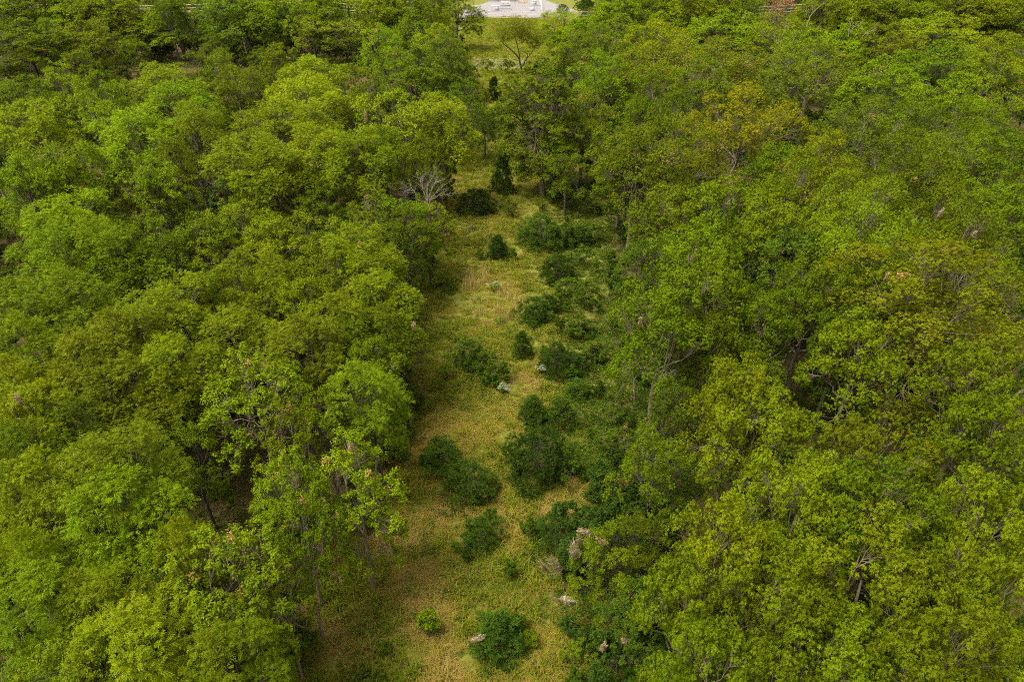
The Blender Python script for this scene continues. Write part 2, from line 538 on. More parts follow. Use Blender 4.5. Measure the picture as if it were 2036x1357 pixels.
def make_cedar(name, seed, h, r, nplume, conical):
    rng = np.random.default_rng(seed)
    i = np.arange(nplume) + 0.5
    t = 1 - (i / nplume) ** 0.8                               # height fraction, denser low down
    t = np.clip(t + rng.normal(0, 0.04, nplume), 0.03, 0.98)
    prof = (1 - t) ** 0.62 * 1.0 if conical else np.sqrt(np.clip(1 - (t * 1.02 - 0.32) ** 2 / 0.50, 0.02, 1))
    az = i * 2.39996 + rng.normal(0, 0.2, nplume)
    ph = rng.uniform(0, 6.28, 3)
    rag = 1 + 0.22 * np.sin(az * 2 + ph[0] + t * 3) + 0.18 * np.sin(az * 3 + ph[1] - t * 5)
    rad = r * prof * rag * np.where(rng.random(nplume) < 0.12, rng.uniform(1.0, 1.35, nplume), rng.uniform(0.5, 1.0, nplume))
    pl = np.stack([rad * np.cos(az), rad * np.sin(az), t * h * 0.93], 1)
    pd = unit(np.stack([np.cos(az) * (1.1 - t), np.sin(az) * (1.1 - t), 0.35 + t * 0.9], 1) + rng.normal(0, 0.12, (nplume, 3)))
    # sprays on each plume
    ns = 17
    PI = np.repeat(np.arange(nplume), ns)
    sd = unit(pd[PI] + rdirs(rng, len(PI)) * 0.85)
    pr = 0.16 * r + 0.10
    tips = pl[PI] + sd * (rng.uniform(0.2, 1, len(PI)) * pr)[:, None]
    m = 9
    rep = np.repeat(np.arange(len(PI)), m)
    D = unit(sd[rep] + rng.normal(0, 0.5, (len(rep), 3)))
    Nn = unit(rng.normal(0, 1, D.shape) + pd[PI][rep] * 0.8)
    P = tips[rep] + rng.normal(0, 0.03, D.shape)
    v, q = leaves(P, D, Nn, rng.uniform(0.09, 0.17, len(rep)), rng.uniform(0.022, 0.04, len(rep)), 0.0)
    attr = np.stack([rng.random(len(rep)), rng.random(nplume)[PI][rep], np.zeros(len(rep))], 1)
    crown = mesh_from(name + '_crown', v, q, M_CEDAR, attr)
    b = Buf()
    b.tube([(0, 0, -0.2), (0.02, 0, h * 0.3), (0, 0.03, h * 0.6), (0, 0, h * 0.93)], [0.09, 0.07, 0.045, 0.012], 6)
    for j in range(0, nplume, 2):
        z = max(0.1, pl[j, 2] - rad[j] * 0.4)
        b.tube([(0, 0, z), pl[j] * np.array([0.5, 0.5, 0]) + np.array([0, 0, (z + pl[j, 2]) / 2]), pl[j]], [0.02, 0.014, 0.006], 3)
    me = b.mesh(name + '_trunk', M_BARK_DK)
    return dict(h=h, r=r, crown=crown, bark=me, trunk=me, limbs=[], n=len(q), base=0.1)


PROTO['cedA'] = make_cedar('cedar_a', 61, 3.6, 1.7, 190, False)
PROTO['cedB'] = make_cedar('cedar_b', 62, 3.2, 1.25, 140, True)
PROTO['cedC'] = make_cedar('cedar_c', 63, 2.4, 1.2, 110, False)

# ---------------------------------------------------------------- where the clearing lies
CLEAR_PX = [(560, 1420), (640, 1240), (690, 1170), (740, 1080), (775, 1010), (800, 930), (825, 850), (850, 780), (850, 700), (845, 640),
            (835, 600), (868, 540), (885, 480), (893, 420), (892, 385), (915, 335), (945, 305), (975, 275), (968, 215), (955, 160),
            (930, 110), (915, 70), (900, 46), (880, 40), (1150, 33), (1125, 60), (1110, 90), (1090, 130), (1040, 170), (1012, 215), (1008, 260), (1030, 310),
            (1120, 345), (1180, 390), (1215, 450), (1215, 520), (1200, 580), (1195, 650), (1210, 720), (1225, 790), (1235, 860),
            (1215, 930), (1180, 990), (1130, 1050), (1095, 1110), (1090, 1190), (1120, 1260), (1185, 1420)]
CLEAR = np.array([at_z(u, v)[:2] for u, v in CLEAR_PX])


def in_poly(x, y, poly=None):
    poly = CLEAR if poly is None else poly
    x, y = np.asarray(x), np.asarray(y)
    ins = np.zeros(x.shape, bool)
    n = len(poly)
    for i in range(n):
        x1, y1 = poly[i]
        x2, y2 = poly[(i + 1) % n]
        c = ((y1 > y) != (y2 > y)) & (x < (x2 - x1) * (y - y1) / (y2 - y1 + 1e-12) + x1)
        ins ^= c
    return ins


def poly_dist(x, y, poly=None):
    poly = CLEAR if poly is None else poly
    x, y = np.asarray(x, float), np.asarray(y, float)
    best = np.full(x.shape, 1e9)
    n = len(poly)
    for i in range(n):
        a, b = poly[i], poly[(i + 1) % n]
        ab = b - a
        t = np.clip(((x - a[0]) * ab[0] + (y - a[1]) * ab[1]) / (ab @ ab + 1e-9), 0, 1)
        best = np.minimum(best, np.hypot(x - a[0] - t * ab[0], y - a[1] - t * ab[1]))
    return best


# ---------------------------------------------------------------- ground: one sheet out to the horizon
def stretch(lo, hi, step, far, n):
    c = np.arange(lo, hi + step, step)
    g = np.geomspace(step, far, n).cumsum()
    return np.concatenate([(lo - g)[::-1], c, hi + g])


gx = stretch(-120, 120, 1.3, 1500, 16)
gy = stretch(2, 300, 1.3, 1500, 16)
GX, GY = np.meshgrid(gx, gy)
inside = in_poly(GX, GY)
dist = poly_dist(GX, GY)
sd = np.where(inside, dist, -dist)
mead = np.clip(0.5 + sd / 3.0, 0, 1)
mead = np.maximum(mead, np.clip((GY - 225) / 15, 0, 1))
gv = np.stack([GX, GY, gz(GX, GY)], -1).reshape(-1, 3)
ny, nx = GX.shape
ii = (np.arange(ny - 1)[:, None] * nx + np.arange(nx - 1)[None, :]).ravel()
gme = mesh_from('ground', gv, np.stack([ii, ii + 1, ii + nx + 1, ii + nx], 1), smooth=True)
a = gme.attributes.new('meadow', 'FLOAT', 'POINT')
a.data.foreach_set('value', mead.ravel().astype(np.float32))

m, nt, out = new_mat('ground_cover')
tc = N(nt, 'ShaderNodeTexCoord')


def noise(nt, tc, scale, detail=4, rough=0.55):
    n = N(nt, 'ShaderNodeTexNoise')
    n.inputs['Scale'].default_value = scale
    n.inputs['Detail'].default_value = detail
    n.inputs['Roughness'].default_value = rough
    nt.links.new(tc.outputs['Object'], n.inputs['Vector'])
    return n.outputs[0]


n1, n2, n3, n4 = noise(nt, tc, 0.28, 5), noise(nt, tc, 1.7, 6, 0.65), noise(nt, tc, 14, 4, 0.7), noise(nt, tc, 0.7, 5)
at = N(nt, 'ShaderNodeAttribute', attribute_name='meadow')
lit = mixc(nt, math_n(nt, 'MULTIPLY_ADD', n3, 2.6, -0.8, clamp=True), (0.035, 0.025, 0.010), (0.10, 0.068, 0.028))
lit = mixc(nt, math_n(nt, 'MULTIPLY_ADD', n2, 4.0, -1.9, clamp=True), lit, (0.04, 0.055, 0.008))
gr = mixc(nt, math_n(nt, 'MULTIPLY_ADD', n2, 3.2, -1.1, clamp=True), (0.085, 0.115, 0.008), (0.17, 0.15, 0.028))
gr = mixc(nt, math_n(nt, 'MULTIPLY_ADD', n4, 4.5, -2.5, clamp=True), gr, (0.19, 0.14, 0.045))
gr = mixc(nt, math_n(nt, 'MULTIPLY_ADD', n3, 2.2, -0.6, clamp=True), mixc(nt, 1.0, gr, (0.55, 0.6, 0.55), 'MULTIPLY'), gr)
fac = math_n(nt, 'ADD', at.outputs['Fac'], math_n(nt, 'MULTIPLY_ADD', n1, 1.6, -0.8), clamp=True)
fac = math_n(nt, 'MULTIPLY_ADD', fac, 2.2, -0.6, clamp=True)
p = N(nt, 'ShaderNodeBsdfPrincipled')
p.inputs['Roughness'].default_value = 0.95
p.inputs['Specular IOR Level'].default_value = 0.1
nt.links.new(mixc(nt, fac, lit, gr), p.inputs['Base Color'])
bp = N(nt, 'ShaderNodeBump')
bp.inputs['Distance'].default_value = 0.06
nt.links.new(n3, bp.inputs['Height'])
nt.links.new(bp.outputs[0], p.inputs['Normal'])
nt.links.new(p.outputs[0], out.inputs['Surface'])
gme.materials.append(m)
g = obj('ground', gme)
g['kind'] = 'structure'

# gravel pad and the road that leaves it
M_GRAVEL = flat_material('pale_gravel', (0.15, 0.135, 0.137), 0.95, var=0.16, scale=1.2)


def sheet(name, px, z, mat):
    p = np.array([at_z(u, v) for u, v in px])
    p[:, 2] = z
    me = bpy.data.meshes.new(name)
    me.from_pydata(p.tolist(), [], [list(range(len(p)))])
    me.materials.append(mat)
    me.update()
    o = obj(name, me)
    o['kind'] = 'structure'
    return o


sheet('gravel_pad', [(915, 41), (955, 36), (975, 33), (1010, 32), (1030, 34), (1060, 35), (1085, 32), (1094, 27), (1110, 21.5), (1092, 8),
                     (1078, -8), (1000, -8), (955, 9), (925, 12)], 0.03, M_GRAVEL)
sheet('gravel_road', [(1094, 26.5), (1130, 21.5), (1146, 20.5), (1143, 18.5), (1120, 12), (1098, 5), (1082, -1), (1072, -8), (1060, -8), (1080, 8)], 0.034, M_GRAVEL)

# ---------------------------------------------------------------- trees read off the photograph
COLS = {   # base colours of the leaves
    'Y': (0.140, 0.150, 0.002), 'y': (0.125, 0.150, 0.002), 'L': (0.112, 0.152, 0.002), 'l': (0.092, 0.124, 0.002), 'M': (0.068, 0.092, 0.002),
    'O': (0.096, 0.110, 0.004), 'G': (0.076, 0.100, 0.012), 'D': (0.052, 0.082, 0.004), 'B': (0.052, 0.086, 0.022), 'C': (0.025, 0.048, 0.005),
    'c': (0.034, 0.066, 0.006), 'P': (0.21, 0.12, 0.07), 'S': (0.055, 0.105, 0.006)}
AVG = np.array([0.092, 0.130, 0.003])
for k_ in 'yLlMOG':
    COLS[k_] = tuple((np.array(COLS[k_]) * 0.68 + AVG * 0.32) * np.array([0.99, 1.01, 0.45]))
WORDS = {'Y': 'golden yellow-green', 'y': 'yellow-green', 'L': 'bright green', 'l': 'fresh mid-green', 'M': 'mid-green', 'O': 'olive green', 'G': 'grey-green',
         'D': 'dark green', 'B': 'blue-green', 'C': 'blackish green', 'c': 'deep green', 'P': 'pinkish brown', 'S': 'bright green'}
# u of the crown, v of its top, width (pixels of the photograph), colour, kind, height in metres
T = """
25 48 140 M e 12|80 45 90 G e 12|160 40 100 O e 12|155 108 80 l e 11|105 130 75 y e 11|215 10 150 O e 12|335 2 130 l e 12.7|470 0 160 G o 13
570 5 80 D e 12|690 10 180 G o 12.5|620 -4 90 L e 12|430 105 75 G e 11|540 98 90 l e 11|385 122 120 l p 10|300 140 120 y p 10|460 140 110 O p 10
610 120 140 L p 10.5|190 158 95 L p 10|35 160 125 M e 11|340 172 130 L p 10|160 198 130 y p 10|250 228 140 L p 10|375 218 120 l p 10|50 215 105 y p 10
600 168 160 y p 10.5|555 212 180 y p 10|515 242 160 y p 10|620 265 170 y p 10|370 265 150 l p 10|490 290 150 l p 10|110 300 110 y p 10|25 318 115 L p 10
70 335 120 L p 10|165 345 110 O n 9.5|290 318 120 l p 9.5|435 358 80 B e 8|560 330 150 l p 10|625 392 100 M e 8|310 385 130 M e 8|110 400 125 L p 9.5
480 425 170 y p 10|840 8 110 y e 12|755 12 85 M e 12|820 38 120 l e 12|905 -4 110 M e 12|865 58 100 L e 11.5|760 65 95 l e 11.5|820 100 165 l e 12
920 75 85 D e 11|885 110 90 D e 11|705 150 110 y p 10.5|790 195 190 y p 11|860 200 150 y p 10.5|945 240 90 M e 10|930 165 95 M e 11|850 270 105 l p 10
700 275 165 L p 10|755 255 110 l p 10|730 395 110 O n 9|845 405 140 l e 8.5|1080 80 115 l e 11|1120 30 100 L e 11|1150 45 100 L e 10|1200 28 120 l e 11
1235 35 125 l e 12|1265 0 130 M e 12|1320 15 110 y o 12|1190 65 130 G o 12|1310 55 140 y o 12|1200 125 140 l e 12|1270 115 140 y o 12|1165 200 140 O e 11
1300 165 110 M o 12|1210 255 115 M o 11|1225 285 130 l o 11|1180 310 105 D e 9|1440 -2 140 O o 12.5|1450 28 150 L e 12|1560 35 120 O o 12|1670 5 130 O o 12.5
1760 2 130 O o 12.5|1890 -3 140 O o 12.5|1990 2 130 O e 12.5|1690 55 110 L e 11.5|1620 70 120 l e 11.5|1790 55 130 O e 12|1890 35 150 y e 12|2010 80 115 O o 12
1440 92 170 O o 12|1630 105 170 G o 12.5|1770 130 150 l e 12|1890 95 150 l e 12|1990 105 120 O e 12|1920 160 150 l e 12|1400 130 130 l e 12|1495 197 210 Y o 13
1345 262 200 O o 12|1750 220 175 G o 12|1870 210 140 M o 12|1660 290 150 y o 12|1810 290 170 M o 11.5|1930 285 150 l o 11.5|2010 300 130 L o 11.5|1985 215 110 M e 11
1600 335 150 L o 12|1450 365 165 l o 12|1740 370 170 L o 12|1890 390 165 l o 12|2015 360 120 L o 12|1540 400 150 L o 12|1350 380 160 O o 11|1660 420 150 l o 11
1400 450 210 L o 12|1770 445 190 L o 12|1960 430 190 l o 12|1590 455 150 D o 11|1640 520 185 M o 11.5|1770 530 150 M o 11|1440 515 185 l o 12|1540 575 150 M o 10.5
1255 575 215 l o 11|1250 480 130 D e 9|1890 545 400 Y o 12|1745 640 190 y o 10.5|1490 735 200 y o 11|1530 790 230 L o 10.5|1750 850 220 O o 11
2005 690 210 y o 11.5|2020 800 190 L o 11|1340 790 140 D e 8|1300 880 170 M e 8|1470 1025 230 y o 11|1620 935 230 y o 11
1770 950 250 L o 11|1990 960 210 y o 11.5|1600 1130 250 L o 10.5|1400 1130 240 l o 10|1790 1080 300 y o 11|1910 1220 250 y o 11|1420 1270 220 L o 9.5|1700 1260 230 L o 9
2010 1120 200 L o 11|1215 1070 170 l e 6.5|1290 1040 150 M e 7|1280 1180 170 D e 6|90 470 150 L p 10|175 455 110 L p 10|240 472 120 l p 10|310 452 140 l e 10
400 445 160 l p 10|520 450 150 y p 10|600 455 170 y p 10|655 500 120 O n 9.5|65 580 170 L p 10|25 655 115 L p 10|310 580 190 y p 10|415 560 110 L e 9.5
490 527 150 y p 10|590 562 160 y p 10|220 638 160 y p 10|470 640 160 O p 9.5|600 645 170 O p 9.5|125 695 130 O p 9.5|20 718 120 y p 9.5|335 695 140 y p 9.5
210 708 140 M p 9|230 758 165 l p 9|315 755 120 O p 8.5|480 732 235 L n 10|25 795 130 y p 9.5|635 790 125 L e 9|110 835 110 D p 8.5|560 830 150 l n 9
785 740 170 l p 9.5|770 562 140 y p 9.5|720 560 140 O p 9|800 625 120 O p 8.5|730 685 140 l p 9|710 472 165 y p 10|820 430 120 M e 8.5|850 480 90 D e 7
670 600 150 O p 9|700 640 120 M p 8.5|175 895 240 L p 10.5|35 945 150 y p 10|225 990 190 L p 10|45 1080 110 L p 9.5|570 930 190 L n 9.5|590 1010 160 l n 9
370 1070 120 y p 9|415 1115 270 y n 9.5|50 1190 200 l p 9|155 1215 170 y p 9|285 1250 230 y p 9|440 1265 200 l p 8.5|570 1215 170 l n 8|612 1145 130 y n 7.5
150 1320 260 y p 9|20 880 130 M p 9|360 870 140 M e 7|1430 620 120 M o 9.5|1700 600 130 D o 10|1560 290 110 M o 10.5|1350 200 120 M o 11|1550 150 120 G e 11|1225 -22 110 l e 15.5|1290 -25 120 M e 15.5|1355 -25 130 O e 15.5|1425 -25 120 y e 15.5|1480 -25 90 l e 15.5|1650 -22 90 O e 15.5|1690 -25 130 O e 15.5
1760 -25 130 M e 15.5|1830 -25 130 l e 15.5|1900 -25 130 O e 15.5|1970 -25 130 O e 15.5|2035 -25 130 M e 15.5|0 -25 130 M e 15.5|65 -25 120 l e 15.5|130 -25 120 O e 15.5
195 -25 100 O e 15.5|318 -22 60 M e 15.5|455 -25 110 G e 15.5|515 -25 110 l e 15.5|605 -22 90 l e 15.5|650 -22 70 M e 15.5|750 -22 100 y e 15.5|810 -25 110 l e 15.5|858 -20 60 M e 15.5
"""
TREES = []
for part in T.replace('\n', '|').split('|'):
    f = part.split()
    if len(f) == 6:
        TREES.append((float(f[0]), float(f[1]), float(f[2]), f[3], f[4], float(f[5])))

rnd = random.Random(4)
placed = []          # x, y, h, r, base


def jig(c, k=0.07):
    b_ = rnd.uniform(0.80, 1.22)
    return tuple(max(0.0005, x * b_ * (1 + rnd.uniform(-k, k))) for x in c)


def put_tree(kind, x, y, h, w, col, label, group, name='broadleaf_tree', cat='tree', near=False, rz=None, lean=(0, 0)):
    P = PROTO[kind]
    s = w / (2 * P['r'])
    t = thing(name, label, cat, (x, y, float(gz(x, y)) - 0.02), rnd.uniform(0, 6.283) if rz is None else rz, group)
    t.rotation_euler[0] = lean[0] + rnd.uniform(-0.03, 0.03)
    t.rotation_euler[1] = lean[1] + rnd.uniform(-0.03, 0.03)
    sc = (s * rnd.uniform(0.95, 1.05), s * rnd.uniform(0.95, 1.05), h / P['h'])
    t.scale = sc
    if near and P['limbs']:
        obj('trunk', P['trunk'], t)
        for lm in P['limbs']:
            obj('limb', lm, t)
    else:
        obj('trunk', P['bark'], t)
    c = obj('crown', P['crown'], t)
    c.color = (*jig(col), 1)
    placed.append((x, y, h, w / 2, P['base'] * h / P['h']))
    return t


SIZES = {'o': ['oakA', 'oakD', 'oakB', 'oakC'], 'p': ['pecA', 'ashA', 'pecB', 'ashB', 'pecC'], 'e': ['elmB', 'elmD', 'elmA', 'elmC'], 'n': ['open', 'slim', 'open']}


def pick(k, w):
    c = SIZES[k]
    if k == 'n':
        return 'open'
    ref = [2 * PROTO[n]['r'] for n in c]
    return c[int(np.argmin([abs(math.log(w / x)) + rnd.uniform(0, 0.32) for x in ref]))]


# landmarks that a label can point at (photograph pixels)
MARKS = [('the dead grey snag', 845, 375), ('the tall bare-trunked tree', 1080, 270), ('the forked tree by the field', 1035, 90), ('the gravel pad', 1020, 20),
         ('the pinkish brown dead tree', 1555, 15), ('the biggest golden oak', 1890, 700), ('the golden domed tree', 1495, 270), ('the big round cedar', 1070, 930),
         ('the pale crooked dead limbs', 1320, 745), ('the twin bare trunks', 1525, 700), ('the lower right corner', 1990, 1320), ('the lower left corner', 40, 1320),
         ('the slender tree in the clearing edge', 743, 1000), ('the open brown forest floor', 440, 1010), ('the white web nests', 1150, 1090),
         ('the upper left corner', 20, 20), ('the upper right corner', 2010, 20), ('the left end wires', 390, 6), ('the blue-green small tree', 435, 395),
         ('the straw grass patch', 990, 590), ('the middle of the left edge', 10, 560), ('the middle of the right edge', 2026, 430)]
ORD = ['nearest', 'second', 'third', 'fourth', 'fifth', 'sixth', 'seventh', 'eighth', 'ninth', 'tenth', 'eleventh', 'twelfth', 'thirteenth', 'fourteenth', 'fifteenth',
       'sixteenth', 'seventeenth', 'eighteenth', 'nineteenth', 'twentieth']


def sector(du, dv):
    if abs(du) > abs(dv):
        return 'right' if du > 0 else 'left'
    return 'front' if dv > 0 else 'behind'


KNAME = {'o': 'spreading_tree', 'p': 'feathery_tree', 'e': 'round_crowned_tree', 'n': 'thin_tree'}
KWORD = {'o': 'broad oak-like tree', 'p': 'feathery-leaved tree', 'e': 'round-crowned tree', 'n': 'thin open-crowned tree', 'young': 'low young tree', 'far': 'tree beyond the wires'}
NAMELESS = []        # (object, look, crown centre in photograph pixels)


def label_trees():
    """name each tree by its look and its rank from the nearest landmark among trees of that look"""
    used = set()
    for t, look, (u, v) in NAMELESS:
        same = [q_ for q_ in NAMELESS if q_[1] == look]
        lab = None
        for nm, mu, mv in sorted(MARKS, key=lambda q_: math.hypot(u - q_[1], v - q_[2])):
            s_ = sector(u - mu, v - mv)
            peers = sorted((math.hypot(q_[2][0] - mu, q_[2][1] - mv), q_[0].name) for q_ in same if sector(q_[2][0] - mu, q_[2][1] - mv) == s_)
            rank = [q_[1] for q_ in peers].index(t.name)
            if rank > 5:
                continue
            ph = {'right': 'right of', 'left': 'left of', 'front': 'in front of', 'behind': 'behind'}[s_]
            if 'corner' in nm or 'edge' in nm and 'clearing' not in nm:
                ph = {'right': 'right from', 'left': 'left from', 'front': 'below', 'behind': 'above'}[s_]
            lab = ('nearest ' if rank == 0 else ORD[rank] + '-nearest ') + look + ' ' + ph + ' ' + nm
            if lab not in used:
                break
            lab = None
        t['label'] = lab or look + ' deep inside the dense woods'
        used.add(t['label'])


CPX = np.array(CLEAR_PX, float)
_g = np.array([(a_, b_) for a_ in np.linspace(0, 6.283, 13)[:-1] for b_ in (-0.7, 0.0, 0.6)])
CROWN_PTS = np.stack([np.cos(_g[:, 0]) * np.sqrt(1 - _g[:, 1] ** 2), np.sin(_g[:, 0]) * np.sqrt(1 - _g[:, 1] ** 2), _g[:, 1]], 1)


def clear_of_path(x, y, h, r, base):
    """step a tree sideways, away from the clearing, until its crown no longer hangs over the open ground that the photograph shows"""
    sgn = -1 if x < 0.02 * y - 0.5 else 1
    for _ in range(20):
        P = CROWN_PTS * np.array([r, r, (h - base) / 2]) + np.array([x, y, (h + base) / 2])
        uu, vv = to_px(P.T)
        if in_poly(uu, vv, CPX).mean() <= 0.05:
            break
        x += 0.35 * sgn
    return x


for i, (u, v, w, c, k, h) in enumerate(TREES):
    if k == 'p' and v < 330:
        h *= 1.18
    p = at_z(u, v, h * 0.97)
    slant = np.linalg.norm(p - np.array([0, 0, CAM_H]))
    wm = w * slant / F * (1.0 if slant < 45 else 1.14 if k == 'o' else 1.04)
    side = 'left' if u < 1000 else 'right'
    p[1] += wm * 0.10
    pk_ = pick(k, wm)
    if v > 60:
        p[0] = clear_of_path(p[0], p[1], h, wm / 2, PROTO[pk_]['base'] * h / PROTO[pk_]['h'])
    t = put_tree(pk_, p[0], p[1], h, wm, tuple(np.array(COLS[c]) * (1.32 if v < 100 else 1.16 if v < 230 else 1.0 if slant > 45 else 0.84)), 'tree', f'trees of the {side}-hand woods', near=slant < 62, name=KNAME[k])  # far rows get lighter leaf colour, standing in for the light they lack
    NAMELESS.append((t, WORDS[c] + ' ' + KWORD[k], (u, v + w * 0.45)))

# trees with a story of their own
def by_base(kind, u, vb, vt, w, col, label, name, cat='tree', group=None, near=True, **kw):
    b = at_z(u, vb - (0.42 * w if kind[:3] in ('ced', 'bus', 'sap') else 0), 0)
    top = at_y(u, vt, b[1])
    h = top[2]
    slant = np.linalg.norm(b - np.array([0, 0, CAM_H]))
    if kind[:3] in ('ced', 'bus', 'sap'):
        h = max(h, (1.05 if kind == 'cedB' else 0.75) * w * slant / F)
    return put_tree(kind, b[0], b[1], h, w * slant / F, col, label, group, name=name, cat=cat, near=near, **kw), b, h


by_base('tall', 1078, 392, 130, 165, COLS['M'], 'tall oval green tree on a bare straight trunk at the clearing edge', 'broadleaf_tree')
by_base('slim', 743, 1172, 862, 165, COLS['l'], 'slender young tree on a thin pale trunk at the clearing edge', 'broadleaf_tree')
by_base('open', 608, 1140, 930, 150, COLS['L'], 'thin tree with bare lower branches over the brown forest floor', 'broadleaf_tree')
dp = at_z(1557, -12, 13)
put_tree('dead', dp[0], dp[1], 13, 9.5, COLS['P'], 'pinkish brown dead-leaved tree at the top of the photo', None, name='dead_tree')

# gap fillers below the canopy: young trees of the woods, seen between the taller crowns
rs = np.random.default_rng(77)
PL = np.array(placed)
GAPS = [(440, 1010, 7.0), (520, 1130, 5), (330, 1060, 4.0), (200, 830, 4), (650, 860, 4), (1690, 850, 5), (1520, 760, 4), (1420, 985, 4), (1260, 830, 4)]       # open forest floor in the photograph
gapw = [(at_z(u, v)[:2], r) for u, v, r in GAPS]
fill = []
for _ in range(30000):
    y = 8 + 172 * rs.random() ** 0.8
    x = rs.uniform(-1, 1) * (0.80 * y + 12)
    if in_poly(np.array([x]), np.array([y]))[0] or poly_dist(np.array([x]), np.array([y]))[0] < 1.6:
        continue
    if any(math.hypot(x - g_[0], y - g_[1]) < r_ for g_, r_ in gapw):
        continue
    if len(fill) >= 70:
        break
    dd = np.hypot(PL[:, 0] - x, PL[:, 1] - y) / PL[:, 3]
    if dd.min() < 0.86:
        continue
    if fill and min(math.hypot(x - a_, y - b_) for a_, b_ in fill) < 3.8 + y * 0.02:
        continue
    fill.append((x, y))
for x, y in fill:
    h = (5.6 if x < 0 else 6.2) * rs.uniform(0.85, 1.12) * (1.12 if y > 90 else 1)
    w = rs.uniform(4.4, 6.2) * (1.2 if y > 90 else 1)
    x = clear_of_path(x, y, h, w / 2, 2.0)
    c = 'lMODlM'[rs.integers(6)] if x < 0 else 'MDlOMD'[rs.integers(6)]
    side = 'left' if x < 0 else 'right'
    t = put_tree(pick('p' if x < 0 and rs.random() < 0.6 else 'e', w), x, y, h, w, COLS[c], 'tree', f'young trees between taller crowns, {side} woods', name='young_tree')
    NAMELESS.append((t, WORDS[c] + ' ' + KWORD['young'], to_px((x, y, h * 0.6))))

# far edge of the woods, beyond the canopy that fills the frame
far = 0
for _ in range(4000):
    y = rs.uniform(165, 330)
    x = rs.uniform(-1, 1) * (0.78 * y)
    cu = 0.5 * (CLEAR[:, 0].min() + CLEAR[:, 0].max())
    u, v = to_px(np.array([x, y, 0]))
    if 870 < u < 1150 or abs(u - 1018) > 1090:
        continue
    if in_poly(np.array([x]), np.array([y]))[0] or abs(y - 180) < 4:
        continue
    if placed and np.min(np.hypot(np.array(placed)[:, 0] - x, np.array(placed)[:, 1] - y)) < 8.0:
        continue
    c = 'OlMOGy'[rs.integers(6)]
    t = put_tree(['elmB', 'oakA', 'elmA'][rs.integers(3)], x, y, rs.uniform(10, 12.5), rs.uniform(9, 12), COLS[c], 'tree', 'far trees beyond the power lines', name='distant_tree')
    NAMELESS.append((t, WORDS[c] + ' ' + KWORD['far'], to_px((x, y, 7))))
    far += 1
    if far >= 90:
        break

label_trees()

